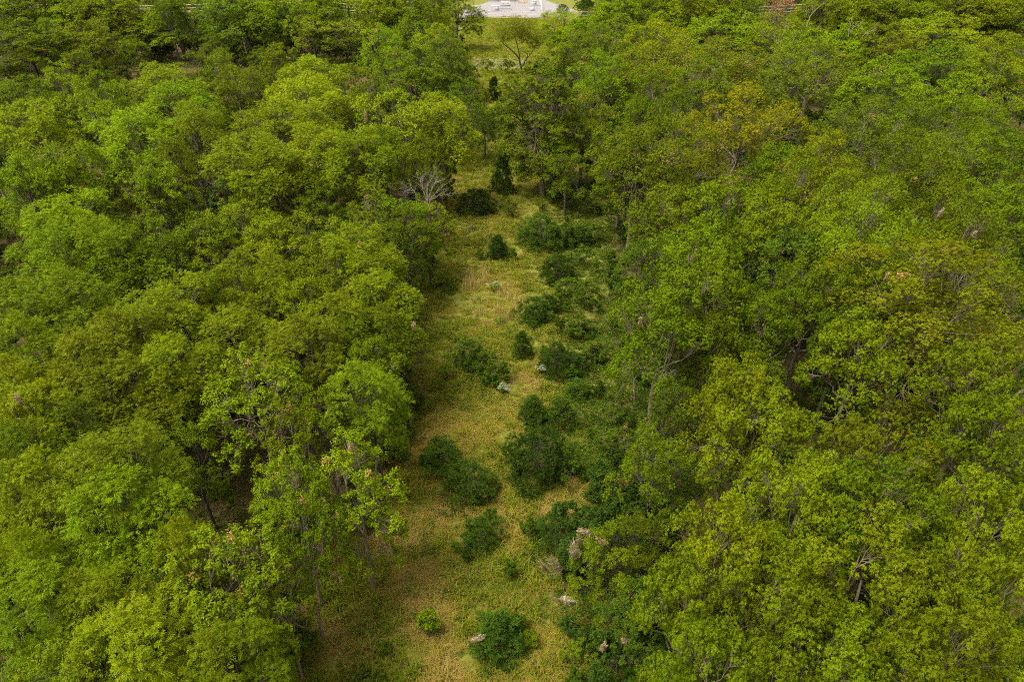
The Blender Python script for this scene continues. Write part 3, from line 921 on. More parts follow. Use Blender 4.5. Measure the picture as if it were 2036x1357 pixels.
# ---------------------------------------------------------------- cedars, bushes and saplings standing in the clearing
BUSH = [  # u, v top, v base, width, kind, colour, name, label
    (1000, 303, 405, 48, 'cedB', 'C', 'cedar_bush', 'narrow dark cedar standing left of the tall bare-trunked tree'),
    (948, 383, 452, 66, 'cedA', 'C', 'cedar_bush', 'round dark cedar right of the dead grey snag'),
    (990, 462, 527, 46, 'cedB', 'C', 'cedar_bush', 'small dark cedar just behind the straw grass patch'),
    (1075, 428, 523, 86, 'cedA', 'c', 'cedar_bush', 'large green cedar in front of the tall bare-trunked tree'),
    (1124, 446, 508, 48, 'cedC', 'c', 'cedar_bush', 'small cedar touching the right side of the large green cedar'),
    (1108, 508, 578, 62, 'cedC', 'C', 'cedar_bush', 'dark cedar right of the straw grass patch'),
    (1065, 596, 664, 58, 'cedC', 'c', 'cedar_bush', 'dark cedar below right of the straw grass patch'),
    (1037, 658, 727, 42, 'cedB', 'c', 'cedar_bush', 'narrow cedar in the middle of the clearing'),
    (935, 683, 752, 58, 'cedC', 'c', 'cedar_bush', 'dark cedar alone on the left half of the clearing'),
    (975, 722, 793, 84, 'bush', 'D', 'leafy_bush', 'wide leafy bush beside the lower white flower clump'),
    (1105, 686, 772, 64, 'cedA', 'C', 'cedar_bush', 'dark cedar right of the smallest white flower clump'),
    (1062, 793, 872, 62, 'cedB', 'c', 'cedar_bush', 'left one of two cedars behind the big round cedar'),
    (1115, 800, 878, 66, 'cedC', 'c', 'cedar_bush', 'right one of two cedars behind the big round cedar'),
    (1070, 862, 995, 112, 'cedA', 'C', 'cedar_bush', 'big round blackish cedar, the largest in the clearing'),
    (1140, 905, 985, 80, 'bush', 'D', 'leafy_bush', 'low leafy bush against the right side of the big round cedar'),
    (880, 888, 955, 74, 'cedC', 'c', 'cedar_bush', 'dark cedar behind the round cedar on the left side'),
    (935, 922, 1024, 94, 'cedA', 'c', 'cedar_bush', 'round green cedar across the path from the big round cedar'),
    (957, 1032, 1108, 68, 'cedC', 'c', 'cedar_bush', 'green cedar in the open grass of the lower clearing'),
    (1015, 1113, 1166, 32, 'sapl', 'S', 'sapling', 'small bright green sapling between the lower cedars'),
    (1105, 1028, 1112, 78, 'cedA', 'C', 'cedar_bush', 'dark round cedar behind the white web nests'),
    (992, 1238, 1330, 98, 'cedB', 'c', 'cedar_bush', 'conical cedar with a pale web at the bottom of the clearing'),
    (853, 1218, 1285, 48, 'sapl', 'l', 'sapling', 'bright green sapling at the bottom of the clearing'),
    (765, 1276, 1310, 30, 'sapl', 'M', 'sapling', 'tiny sapling in grass near the bottom left of the clearing'),
    (1052, 1258, 1300, 36, 'sapl', 'M', 'sapling', 'low sapling right of the conical webbed cedar'),
    (982, 148, 214, 32, 'cedB', 'C', 'cedar_bush', 'far dark cedar in the narrow neck of the clearing'),
    (996, 212, 274, 46, 'cedA', 'C', 'cedar_bush', 'dark cedar at the foot of the narrow neck of the clearing'),
    (1012, 150, 205, 30, 'bush', 'M', 'leafy_bush', 'leafy bush right of the far dark cedar in the neck'),
    (960, 170, 250, 40, 'bush', 'O', 'leafy_bush', 'olive bush left of the far dark cedar in the neck'),
    (975, 232, 290, 36, 'bush', 'M', 'leafy_bush', 'leafy bush left of the dark cedar at the narrow neck'),
    (1018, 262, 318, 40, 'bush', 'D', 'leafy_bush', 'dark bush under the crown of the tall bare-trunked tree'),
    (1030, 330, 378, 34, 'bush', 'M', 'leafy_bush', 'bush between the narrow dark cedar and the tall bare trunk'),
    (968, 120, 160, 34, 'bush', 'l', 'leafy_bush', 'light bush in front of the white flower band'),
    (1010, 125, 165, 38, 'bush', 'y', 'leafy_bush', 'yellowish bush at the foot of the forked tree'),
    (1130, 395, 440, 44, 'bush', 'D', 'leafy_bush', 'bush right of the tall bare trunk in the shade'),
    (1180, 455, 510, 60, 'bush', 'D', 'leafy_bush', 'dark bush beyond the small cedar under the right trees'),
    (1195, 690, 760, 80, 'bush', 'D', 'leafy_bush', 'dark bush left of the pale crooked dead limbs'),
    (1235, 880, 950, 95, 'bush', 'D', 'leafy_bush', 'spreading bush under the right trees level with the round cedar'),
    (1160, 1290, 1350, 80, 'bush', 'M', 'leafy_bush', 'low leafy bush at the bottom edge under the right trees'),
    (1150, 455, 505, 50, 'cedC', 'C', 'cedar_bush', 'small blackish cedar behind the dark cedar by the straw grass'),
    (1090, 590, 640, 46, 'cedC', 'C', 'cedar_bush', 'small dark cedar touching the one below the straw grass'),
    (1128, 560, 612, 60, 'bush', 'D', 'leafy_bush', 'dark scrub filling the space between two right-hand cedars'),
    (1135, 715, 765, 56, 'cedC', 'C', 'cedar_bush', 'dark cedar merging with the right side of a larger one'),
    (1112, 372, 418, 46, 'bush', 'M', 'leafy_bush', 'leafy bush hiding the foot of a trunk beside the tall tree'),
    (1072, 398, 434, 32, 'bush', 'M', 'leafy_bush', 'small bush in grass below the tall bare trunk'),
    (1010, 400, 450, 44, 'bush', 'D', 'leafy_bush', 'low bush in front of the narrow dark cedar'),
    (1118, 19, 33, 20, 'cedA', 'B', 'cedar_bush', 'blue-green bush beside the gravel road'),
    (1165, 410, 450, 55, 'bush', 'D', 'leafy_bush', 'low dark bush at the right edge near the tall bare trunk'),
    (1160, 500, 555, 60, 'bush', 'D', 'leafy_bush', 'dark bush right of the cedars by the straw grass'),
    (1160, 580, 640, 75, 'bush', 'D', 'leafy_bush', 'dark leafy bush under the right trees beside the straw grass'),
    (1145, 650, 700, 65, 'bush', 'D', 'leafy_bush', 'dark leafy bush behind the cedar near the smallest flowers'),
    (1145, 765, 810, 50, 'cedC', 'c', 'cedar_bush', 'small cedar right of the pair behind the big round cedar'),
    (1215, 820, 880, 90, 'bush', 'D', 'leafy_bush', 'spreading dark bush below the pale crooked dead limbs'),
    (890, 735, 780, 50, 'bush', 'l', 'leafy_bush', 'light green bush under the left trees by the middle clearing'),
    (880, 545, 590, 40, 'bush', 'O', 'leafy_bush', 'brownish low bush at the left edge of the straw grass'),
]
for u, vt, vb, w, kind, c, nm, lab in BUSH:
    by_base(kind, u, vb, vt, w * 0.95, COLS[c], lab, nm, cat='bush' if 'bush' in nm else 'sapling',
            group='cedars and bushes in the clearing')

# ---------------------------------------------------------------- instanced ground cover (nobody could count it)
def tuft(name, seed, n, hl, wl, spread, bend, mat, dead=0.0):
    rng = np.random.default_rng(seed)
    az = rng.uniform(0, 6.283, n)
    P = np.stack([rng.normal(0, spread, n), rng.normal(0, spread, n), np.full(n, -0.03)], 1)
    L = rng.uniform(0.55, 1.0, n) * hl
    k = rng.uniform(0.3, 1.0, n) * bend
    out = np.stack([np.cos(az), np.sin(az), np.zeros(n)], 1)
    side = np.stack([-np.sin(az), np.cos(az), np.zeros(n)], 1) * wl
    upv = np.array([0, 0, 1.0])
    mid = P + upv * (L * 0.6)[:, None] + out * (L * k * 0.3)[:, None]
    tip = P + upv * (L * (1 - 0.45 * k))[:, None] + out * (L * k * 0.85)[:, None]
    v = np.stack([P - side * 0.5, P + side * 0.5, mid + side * 0.5, mid - side * 0.5, tip], 1).reshape(-1, 3)
    i = np.arange(n) * 5
    q = np.stack([i, i + 1, i + 2, i + 3], 1)
    t = np.stack([i + 3, i + 2, i + 4], 1)
    at_ = np.stack([rng.random(n), rng.random(n), (rng.random(n) < dead) * 0.8], 1)
    return mesh_from(name, v, q, mat, np.concatenate([at_, at_]), tris=t)


def weed(name, seed, n, hgt, rad, L, W, mat):
    rng = np.random.default_rng(seed)
    d = rdirs(rng, n, 0.5)
    P = d * rng.uniform(0.3, 1, n)[:, None] * np.array([rad, rad, hgt])
    P[:, 2] = np.abs(P[:, 2])
    D = unit(d * np.array([1, 1, 0.2]) + rng.normal(0, 0.5, d.shape))
    Nn = unit(np.array([0, 0, 1.0]) + rng.normal(0, 0.35, d.shape))
    v, q = leaves(P, D, Nn, L * rng.uniform(0.7, 1.2, n), W * rng.uniform(0.7, 1.2, n), 0.15)
    return mesh_from(name, v, q, mat, np.stack([rng.random(n), rng.random(n), (rng.random(n) < 0.02) * 0.8], 1))


def litter(name, seed, n, rad, mat):
    rng = np.random.default_rng(seed)
    P = np.stack([rng.uniform(-rad, rad, n), rng.uniform(-rad, rad, n), rng.uniform(0.01, 0.05, n)], 1)
    az = rng.uniform(0, 6.283, n)
    D = unit(np.stack([np.cos(az), np.sin(az), rng.normal(0, 0.2, n)], 1))
    v, q = leaves(P, D, unit(np.array([0, 0, 1.0]) + rng.normal(0, 0.3, D.shape)), rng.uniform(0.08, 0.15, n), rng.uniform(0.04, 0.07, n), 0.0)
    return mesh_from(name, v, q, mat, np.stack([rng.random(n), rng.random(n), np.zeros(n)], 1))


def flowerhead(name, seed, n, hgt, rad, mat):
    rng = np.random.default_rng(seed)
    az = rng.uniform(0, 6.283, n)
    rr = rad * np.sqrt(rng.random(n))
    P = np.stack([rr * np.cos(az), rr * np.sin(az), hgt + rng.normal(0, 0.06, n)], 1)
    D = rdirs(rng, n)
    D[:, 2] *= 0.3
    v, q = leaves(P, unit(D), unit(np.array([0, 0, 1.0]) + rng.normal(0, 0.3, D.shape)), rng.uniform(0.05, 0.09, n), rng.uniform(0.04, 0.07, n), 0.0)
    return mesh_from(name, v, q, mat, np.stack([rng.random(n), rng.random(n), np.zeros(n)], 1))


def reuse(me, mat, name):
    c = me.copy()
    c.name = name
    c.materials.clear()
    c.materials.append(mat)
    return c


def scatter(name, meshes, pts, rot, scl, pick_, tint):
    """one object of kind stuff: meshes instanced on points by geometry nodes"""
    c = bpy.data.collections.new(name + '_sources')
    for i, me in enumerate(meshes):
        c.objects.link(bpy.data.objects.new(f'{name}_source{i:02d}', me))
    pm = bpy.data.meshes.new(name)
    pm.vertices.add(len(pts))
    pm.vertices.foreach_set('co', np.asarray(pts, np.float32).ravel())
    for an, ty, va in (('rot', 'FLOAT', rot), ('scl', 'FLOAT', scl), ('pick', 'INT', pick_)):
        at_ = pm.attributes.new(an, ty, 'POINT')
        at_.data.foreach_set('value', np.asarray(va, np.int32 if ty == 'INT' else np.float32))
    at_ = pm.attributes.new('tint', 'FLOAT_COLOR', 'POINT')
    at_.data.foreach_set('color', np.concatenate([tint, np.ones((len(tint), 1))], 1).astype(np.float32).ravel())
    o = obj(name, pm)
    o['kind'] = 'stuff'
    ng = bpy.data.node_groups.new(name, 'GeometryNodeTree')
    ng.interface.new_socket('Geometry', in_out='INPUT', socket_type='NodeSocketGeometry')
    ng.interface.new_socket('Geometry', in_out='OUTPUT', socket_type='NodeSocketGeometry')
    gi, go = ng.nodes.new('NodeGroupInput'), ng.nodes.new('NodeGroupOutput')
    ci = ng.nodes.new('GeometryNodeCollectionInfo')
    ci.inputs['Collection'].default_value = c
    ci.inputs['Separate Children'].default_value = True
    ci.inputs['Reset Children'].default_value = True
    iop = ng.nodes.new('GeometryNodeInstanceOnPoints')
    iop.inputs['Pick Instance'].default_value = True

    def na(nm, ty):
        n = ng.nodes.new('GeometryNodeInputNamedAttribute')
        n.data_type = ty
        n.inputs['Name'].default_value = nm
        return n.outputs['Attribute']
    cx = ng.nodes.new('ShaderNodeCombineXYZ')
    ng.links.new(na('rot', 'FLOAT'), cx.inputs[2])
    er = ng.nodes.new('FunctionNodeEulerToRotation')
    ng.links.new(cx.outputs[0], er.inputs[0])
    ng.links.new(gi.outputs[0], iop.inputs['Points'])
    ng.links.new(ci.outputs[0], iop.inputs['Instance'])
    ng.links.new(na('pick', 'INT'), iop.inputs['Instance Index'])
    ng.links.new(er.outputs[0], iop.inputs['Rotation'])
    ng.links.new(na('scl', 'FLOAT'), iop.inputs['Scale'])
    ng.links.new(iop.outputs[0], go.inputs[0])
    md = o.modifiers.new('scatter', 'NODES')
    md.node_group = ng
    return o


def vnoise(x, y, s, seed):
    """cheap smooth value noise in 0..1"""
    r_ = np.random.default_rng(seed)
    tab = r_.random((64, 64))
    X, Y = x / s, y / s
    xi, yi = np.floor(X).astype(int), np.floor(Y).astype(int)
    fx, fy = X - xi, Y - yi
    fx, fy = fx * fx * (3 - 2 * fx), fy * fy * (3 - 2 * fy)
    g_ = lambda a_, b_: tab[a_ % 64, b_ % 64]
    return (g_(xi, yi) * (1 - fx) + g_(xi + 1, yi) * fx) * (1 - fy) + (g_(xi, yi + 1) * (1 - fx) + g_(xi + 1, yi + 1) * fx) * fy


def sample(n, y0, y1, rng, xw=lambda y: 0.8 * y + 8):
    y = rng.uniform(y0, y1, n)
    x = rng.uniform(-1, 1, n) * xw(y1)
    return x, y


STRAW = [(at_z(965, 570)[:2], 2.6), (at_z(1000, 600)[:2], 2.4), (at_z(978, 630)[:2], 1.6)]
rg = np.random.default_rng(5)
X, Y = [], []
for y0, y1, den in ((14, 30, 34), (30, 48, 24), (48, 75, 13), (75, 120, 6), (120, 240, 2.2)):
    xl, xh = -14, 17
    n = int((y1 - y0) * (xh - xl) * den)
    x, y = rg.uniform(xl, xh, n), rg.uniform(y0, y1, n)
    k = in_poly(x, y)
    k |= (poly_dist(x, y) < np.where(x > 0, 5.0, 2.5)) & (rg.random(n) < 0.55)
    X.append(x[k]); Y.append(y[k])
X, Y = np.concatenate(X), np.concatenate(Y)
bare = (0.6 * vnoise(X, Y, 2.6, 6) + 0.4 * vnoise(X, Y, 0.8, 7) > 0.66) & (Y < 75) & (rg.random(len(X)) < 0.6)
X, Y = X[~bare], Y[~bare]
big, mid_ = vnoise(X, Y, 5.5, 1), vnoise(X, Y, 1.6, 2)
straw = np.zeros(len(X))
for c_, r_ in STRAW:
    straw = np.maximum(straw, np.clip(1.3 - np.hypot(X - c_[0], Y - c_[1]) / r_, 0, 1))
tan = np.zeros(len(X))
for u_, v_, r_ in ((780, 1080, 2.6), (825, 1160, 2.2), (865, 865, 1.5), (1005, 1055, 1.3), (900, 1330, 1.6), (690, 1270, 1.8), (1050, 765, 1.4), (900, 1010, 1.6),
                   (935, 410, 2.6), (860, 1240, 1.4), (960, 985, 1.2), (1110, 1010, 1.0), (1150, 980, 1.2)):
    c_ = at_z(u_, v_)[:2]
    tan = np.maximum(tan, np.clip(1.4 - np.hypot(X - c_[0], Y - c_[1]) / r_, 0, 1))
tan *= 0.35 + 0.9 * vnoise(X, Y, 0.7, 12)
dry = np.clip(0.6 * tan + 0.55 * big + 0.45 * mid_ + 0.55 * straw, 0, 1.2)
edge = np.clip(poly_dist(X, Y) / 4, 0, 1)
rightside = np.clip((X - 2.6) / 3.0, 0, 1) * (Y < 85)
rr = rg.random(len(X))
pk = np.where(rr < 0.52, 0, np.where(rr < 0.70, 1, np.where(rr < 0.88, 3, 4)))
pk = np.where((dry > 0.62) & (rg.random(len(X)) < 0.6), 1, pk)
pk = np.where((rg.random(len(X)) < straw * 0.30 * (vnoise(X, Y, 0.9, 8) > 0.42)), 2, pk)
BPX = np.array([at_z(b_[0], b_[2] - 0.42 * b_[3])[:2] for b_ in BUSH])
BR = np.array([b_[3] * 0.5 * np.linalg.norm(at_z(b_[0], b_[2]) - np.array([0, 0, CAM_H])) / F for b_ in BUSH])
nearb = np.min(np.hypot(X[:, None] - BPX[None, :, 0], Y[:, None] - BPX[None, :, 1]) / BR[None, :], axis=1)
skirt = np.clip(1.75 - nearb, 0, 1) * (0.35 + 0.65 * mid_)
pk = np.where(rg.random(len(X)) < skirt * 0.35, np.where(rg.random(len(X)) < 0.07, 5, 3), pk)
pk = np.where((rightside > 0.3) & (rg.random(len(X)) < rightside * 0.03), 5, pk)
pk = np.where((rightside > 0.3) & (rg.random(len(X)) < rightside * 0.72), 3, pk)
tg, ty_ = np.array([0.085, 0.132, 0.004]), np.array([0.190, 0.178, 0.016])
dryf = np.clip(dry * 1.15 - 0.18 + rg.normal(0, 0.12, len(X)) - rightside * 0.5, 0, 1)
tint = tg + (ty_ - tg) * dryf[:, None]
tint += (np.array([0.235, 0.18, 0.055]) - tint) * np.clip(tan - 0.25, 0, 0.8)[:, None]
tint[pk == 2] = np.array([0.32, 0.255, 0.115])
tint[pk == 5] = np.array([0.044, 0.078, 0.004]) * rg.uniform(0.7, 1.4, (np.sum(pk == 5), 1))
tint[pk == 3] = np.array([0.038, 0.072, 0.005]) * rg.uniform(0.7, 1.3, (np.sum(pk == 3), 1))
farb = Y > 100
tint[farb] = tint[farb] * 0.4 + 0.6 * np.array([0.125, 0.185, 0.004])
pk[farb & ((pk == 3) | (pk == 5))] = 0
scl = rg.uniform(0.6, 1.3, len(X)) * (0.65 + 0.8 * vnoise(X, Y, 1.1, 9)) * np.where(Y > 75, 1.5, 1) * np.where(Y > 120, 1.4, 1) * np.where(pk == 2, 1.15, 1) * np.where(pk == 5, 0.6, 1)
scatter('meadow_grass',
        [tuft('grass_short', 1, 34, 0.34, 0.017, 0.13, 0.9, M_GRASS, 0.12), tuft('grass_matted', 2, 36, 0.34, 0.018, 0.15, 1.5, M_GRASS, 0.3),
         tuft('grass_straw', 3, 30, 0.95, 0.016, 0.14, 0.35, M_GRASS, 0.0), weed('weed', 4, 46, 0.30, 0.24, 0.10, 0.055, M_WEED),
         tuft('grass_long', 5, 26, 0.62, 0.02, 0.10, 1.1, M_GRASS, 0.05), reuse(PROTO['sapl']['crown'], M_WEED, 'low_weed_bush')],
        np.stack([X, Y, gz(X, Y)], 1), rg.uniform(0, 6.283, len(X)), scl, pk, tint)

# forest floor: fallen leaves, weeds and low bushes
X, Y = [], []
for y0, y1, den in ((10, 40, 5.0), (40, 75, 1.8), (75, 130, 0.6), (130, 290, 0.12)):
    w_ = 0.82 * y1 + 6
    n = int((y1 - y0) * 2 * w_ * den)
    x, y = rg.uniform(-w_, w_, n), rg.uniform(y0, y1, n)
    k = (~in_poly(x, y)) & (np.abs(x) < 0.82 * y + 8)
    X.append(x[k]); Y.append(y[k])
X, Y = np.concatenate(X), np.concatenate(Y)
gapd = np.full(len(X), 9.0)
for g_, r_ in gapw:
    gapd = np.minimum(gapd, np.hypot(X - g_[0], Y - g_[1]) / r_)
pk = np.where(rg.random(len(X)) < 0.5, 0, 1)
pk = np.where((rg.random(len(X)) < 0.10) & (gapd > 1.0), 2, pk)
pk = np.where((rg.random(len(X)) < 0.55) & (X > 0), 0, pk)
shr = rg.random(len(X)) < np.where(Y < 40, 0.012, np.where(Y < 75, 0.035, np.where(Y < 130, 0.12, 0.45)))
uu_, vv_ = to_px((X, Y, 0 * X))
kp = ~((uu_ > 890) & (uu_ < 1150) & (Y > 205))
X, Y, gapd, pk, shr = X[kp], Y[kp], gapd[kp], pk[kp], shr[kp]
pk = np.where(shr & (gapd > 1.15) & (poly_dist(X, Y) > 2.0), 3, pk)
tint = np.where((pk == 1)[:, None], np.array([0.105, 0.072, 0.030]), np.where((X > 0)[:, None], np.array([0.036, 0.066, 0.008]), np.array([0.060, 0.080, 0.008])))
tint = tint * rg.uniform(0.65, 1.35, (len(X), 1))
pk2 = pk.copy()


scatter('forest_undergrowth', [weed('floor_weed', 14, 40, 0.42, 0.34, 0.12, 0.06, M_WEED), litter('fallen_leaves', 15, 60, 0.55, M_WEED),
                               reuse(PROTO['sapl']['crown'], M_WEED, 'low_bush'), reuse(PROTO['bush']['crown'], M_WEED, 'understory_shrub')],
        np.stack([X, Y, gz(X, Y)], 1), rg.uniform(0, 6.283, len(X)), rg.uniform(0.7, 1.4, len(X)), pk2, tint)

# white flowers
M_FLOWER = leaf_material('white_flower', 'object', spread=0.4, trans=0.25, warm=(1.1, 1.1, 1.05), cool=(0.85, 0.88, 0.8))
M_FLOWER_I = leaf_material('white_flower_band', 'instancer', spread=0.4, trans=0.25, warm=(1.1, 1.1, 1.05), cool=(0.85, 0.88, 0.8))
n = 420
x = rg.uniform(-9, 3, n); y = rg.uniform(150, 164, n)
k = in_poly(x, y)
x, y = x[k], y[k]
scatter('white_wildflowers', [flowerhead('flower_head', 21, 40, 0.7, 0.35, M_FLOWER_I)], np.stack([x, y, gz(x, y)], 1), rg.uniform(0, 6, len(x)),
        rg.uniform(0.6, 1.3, len(x)), np.zeros(len(x), int), np.tile([0.30, 0.31, 0.20], (len(x), 1)) * rg.uniform(0.7, 1.1, (len(x), 1)))


def join_leaf(meshes):
    pass


for u, v, w, lab in ((985, 580, 26, 'largest white flower clump in the straw grass'), (1000, 790, 24, 'white flower clump beside the wide leafy bush'),
                     (1076, 748, 14, 'smallest white flower clump left of a dark cedar'), (1060, 276, 12, 'far white flower clump under the tall bare-trunked tree')):
    b = at_z(u, v)
    wm = w * np.linalg.norm(b - np.array([0, 0, CAM_H])) / F
    t = thing('white_flower_clump', lab, 'wildflowers', (b[0], b[1], float(gz(b[0], b[1]))), 0, 'white flower clumps in the clearing')
    fo = obj('foliage', PROTO['sapl']['crown'], t); fo.scale = (wm / 1.5, wm / 1.5, 0.42); fo.color = (*COLS['l'], 1)
    rng = np.random.default_rng(int(u))
    cl_v, cl_q, cl_a, off = [], [], [], 0
    for kk in range(16):
        d_ = rng.normal(0, wm * 0.30, 2)
        fm = 12
        P = np.stack([d_[0] + rng.normal(0, 0.06, fm), d_[1] + rng.normal(0, 0.06, fm), 0.72 + rng.normal(0, 0.04, fm) + rng.normal(0, 0.10)], 1)
        D = rdirs(rng, fm); D[:, 2] *= 0.3
        v_, q_ = leaves(P, unit(D), unit(np.array([0, 0, 1.0]) + rng.normal(0, 0.3, D.shape)), rng.uniform(0.06, 0.1, fm), rng.uniform(0.05, 0.08, fm), 0.0)
        cl_v.append(v_); cl_q.append(q_ + off); off += len(v_)
        cl_a.append(np.stack([rng.random(fm), rng.random(fm), np.zeros(fm)], 1))
    bl = obj('blossom', mesh_from('blossom', np.concatenate(cl_v), np.concatenate(cl_q), M_FLOWER, np.concatenate(cl_a)), t)
    bl.color = (0.20, 0.21, 0.16, 1)

# yellow flower by the tall tree
b = at_z(1031, 296)
t = thing('yellow_flower', 'single bright yellow flower spot left of the tall bare-trunked tree', 'wildflowers', (b[0], b[1], float(gz(b[0], b[1]))))
fo = obj('foliage', PROTO['sapl']['crown'], t); fo.scale = (0.5, 0.5, 0.45); fo.color = (*COLS['l'], 1)
fl = obj('blossom', flowerhead('yellow_blossom', 33, 40, 0.85, 0.22, M_FLOWER), t); fl.color = (0.75, 0.5, 0.02, 1)

# ---------------------------------------------------------------- dead wood
def dead_thing(name, label, paths, parts_name='branch', mat=M_BARK_DEAD, cat='dead tree', group=None, twigs=0, seed=1, thin=1.0):
    """paths: list of (list of (u, v, y), r0, r1): polylines in space, each a branch of its own"""
    rng = np.random.default_rng(seed)
    first = at_y(*paths[0][0][0])
    t = thing(name, label, cat, tuple(first), 0, group)
    for i, (pp, r0, r1) in enumerate(paths):
        P = np.array([at_y(*q_) for q_ in pp]) - first
        s = np.linspace(0, len(P) - 1, (len(P) - 1) * 4 + 1)
        Q = np.stack([np.interp(s, np.arange(len(P)), P[:, j]) for j in range(3)], 1)
        Q[1:-1] = (Q[:-2] + Q[1:-1] * 2 + Q[2:]) / 4
        Q[1:-1] += rng.normal(0, 0.03, Q[1:-1].shape)
        bb = Buf()
        bb.tube(Q, np.linspace(r0, r1, len(Q)) * thin, 7)
        for _ in range(twigs):
            k = rng.integers(len(Q) // 3, len(Q))
            d_ = unit(Q[min(k + 1, len(Q) - 1)] - Q[max(k - 2, 0)] + rng.normal(0, 0.25, 3))
            d_ = unit(d_ + rng.normal(0, 0.55, 3))
            ln = rng.uniform(0.5, 1.4)
            bb.tube(bezier(Q[k], Q[k] + d_ * ln * 0.5 + rng.normal(0, 0.1, 3), Q[k] + d_ * ln + rng.normal(0, 0.15, 3), 5), np.linspace(r1 * thin, r1 * 0.3 * thin, 5), 4)
        obj('trunk' if i == 0 else parts_name, bb.mesh(name, mat), t)
    return t


SY = 57.0
b0 = at_y(845, 470, SY)
base_pt = to_px(np.array([b0[0], SY, 0.0]))
dead_thing('dead_tree', 'silvery dead snag with bare leaning branches beside the clearing', [
    ([(848, base_pt[1], SY), (848, 440, SY), (850, 400, SY)], 0.16, 0.11),
    ([(850, 402, SY), (842, 380, SY), (836, 362, SY), (838, 350, SY)], 0.07, 0.025),
    ([(850, 402, SY), (856, 382, SY - .4), (866, 362, SY - .7), (886, 356, SY - 1)], 0.07, 0.02),
    ([(850, 402, SY), (862, 388, SY), (880, 370, SY)], 0.055, 0.02), ([(850, 402, SY), (872, 388, SY), (892, 386, SY + .4)], 0.055, 0.02),
    ([(848, 404, SY), (826, 394, SY), (824, 378, SY), (806, 370, SY)], 0.055, 0.02), ([(850, 402, SY), (848, 372, SY + .5), (864, 343, SY + .8)], 0.065, 0.02),
    ([(846, 404, SY), (828, 384, SY - .6), (812, 376, SY - 1), (800, 388, SY - 1)], 0.04, 0.016), ([(850, 402, SY), (860, 372, SY + .5), (874, 348, SY + .8)], 0.05, 0.016)],
    twigs=14, seed=3, thin=0.5)
_p = at_z(846, 404, 7.2)
put_tree('elmC', _p[0], _p[1], 7.4, 5.6, COLS['l'], 'low leafy tree hiding the foot of the silvery dead snag', 'trees of the left-hand woods', name='round_crowned_tree', near=True)
for u_, v_, w_, c_, lab_ in ((962, 205, 78, 'l', 'low leafy tree leaning over the left side of the narrow neck'), (1018, 178, 62, 'M', 'low mid-green tree on the right side of the narrow neck'),
                             (1128, 300, 95, 'M', 'low mid-green tree right of the tall bare-trunked tree')):
    _p = at_z(u_, v_, 7.2)
    put_tree('elmC', _p[0], _p[1], 7.4, w_ * np.linalg.norm(_p - np.array([0, 0, CAM_H])) / F, COLS[c_], lab_, 'low trees closing the neck of the clearing', name='round_crowned_tree', near=True)
LY = 34.5
dead_thing('dead_limb', 'pale crooked dead limbs drooping below the right-hand trees', [
    ([(1425, 712, LY + 1), (1350, 732, LY), (1326, 747, LY), (1284, 749, LY), (1262, 730, LY - .3)], 0.075, 0.03),
    ([(1284, 749, LY), (1272, 738, LY), (1282, 722, LY)], 0.03, 0.015), ([(1326, 747, LY), (1345, 738, LY + .4), (1360, 726, LY + .6)], 0.04, 0.018),
    ([(1394, 728, LY + .4), (1383, 748, LY), (1380, 762, LY - .3), (1358, 768, LY - .3)], 0.04, 0.018),
    ([(1262, 730, LY - .3), (1240, 735, LY - .4), (1232, 760, LY - .5), (1202, 767, LY - .6)], 0.032, 0.014),
    ([(1241, 763, LY - .5), (1226, 785, LY - .6), (1224, 800, LY - .6)], 0.03, 0.014)], cat='dead limb', twigs=1, seed=8)
bx = at_z(1262, 800)
dead_thing('dead_sapling', 'thin straight pale dead stem below the crooked limbs', [
    ([(1262, 800, bx[1]), (1261, 780, bx[1]), (1261, 756, bx[1]), (1258, 742, bx[1])], 0.06, 0.035), ([(1261, 756, bx[1]), (1266, 748, bx[1])], 0.03, 0.015)],
    cat='dead sapling', seed=9)
TY = 38.0
tv = lambda u_: to_px(np.array([at_y(u_, 760, TY)[0], TY, 0.0]))[1]
dead_thing('bare_trunk', 'stout brown trunk leaning back in the gap of the right-hand woods', [
    ([(1560, tv(1540), TY), (1532, 755, TY), (1524, 735, TY), (1515, 695, TY), (1506, 664, TY)], 0.28, 0.13), ([(1506, 664, TY), (1497, 640, TY + .6)], 0.1, 0.06),
    ([(1506, 664, TY), (1522, 640, TY + .5)], 0.1, 0.06)], mat=M_BARK, cat='tree trunk', seed=12)
dead_thing('bare_trunk', 'shorter brown trunk leaning right beside the stout one', [
    ([(1520, tv(1520), TY + .3), (1540, 748, TY + .3), (1552, 728, TY + .3), (1563, 706, TY + .5)], 0.2, 0.11), ([(1563, 706, TY + .5), (1580, 690, TY + .7)], 0.08, 0.04)],
    mat=M_BARK, cat='tree trunk', seed=13)
dead_thing('bare_trunk', 'dark limb arching left behind the yellow-green oak crown', [
    ([(1500, tv(1500), TY - 1), (1488, 760, TY - 1), (1470, 740, TY - 1), (1448, 720, TY - 1), (1410, 712, TY - 1)], 0.24, 0.07)], mat=M_BARK_DK, cat='tree trunk', seed=14)

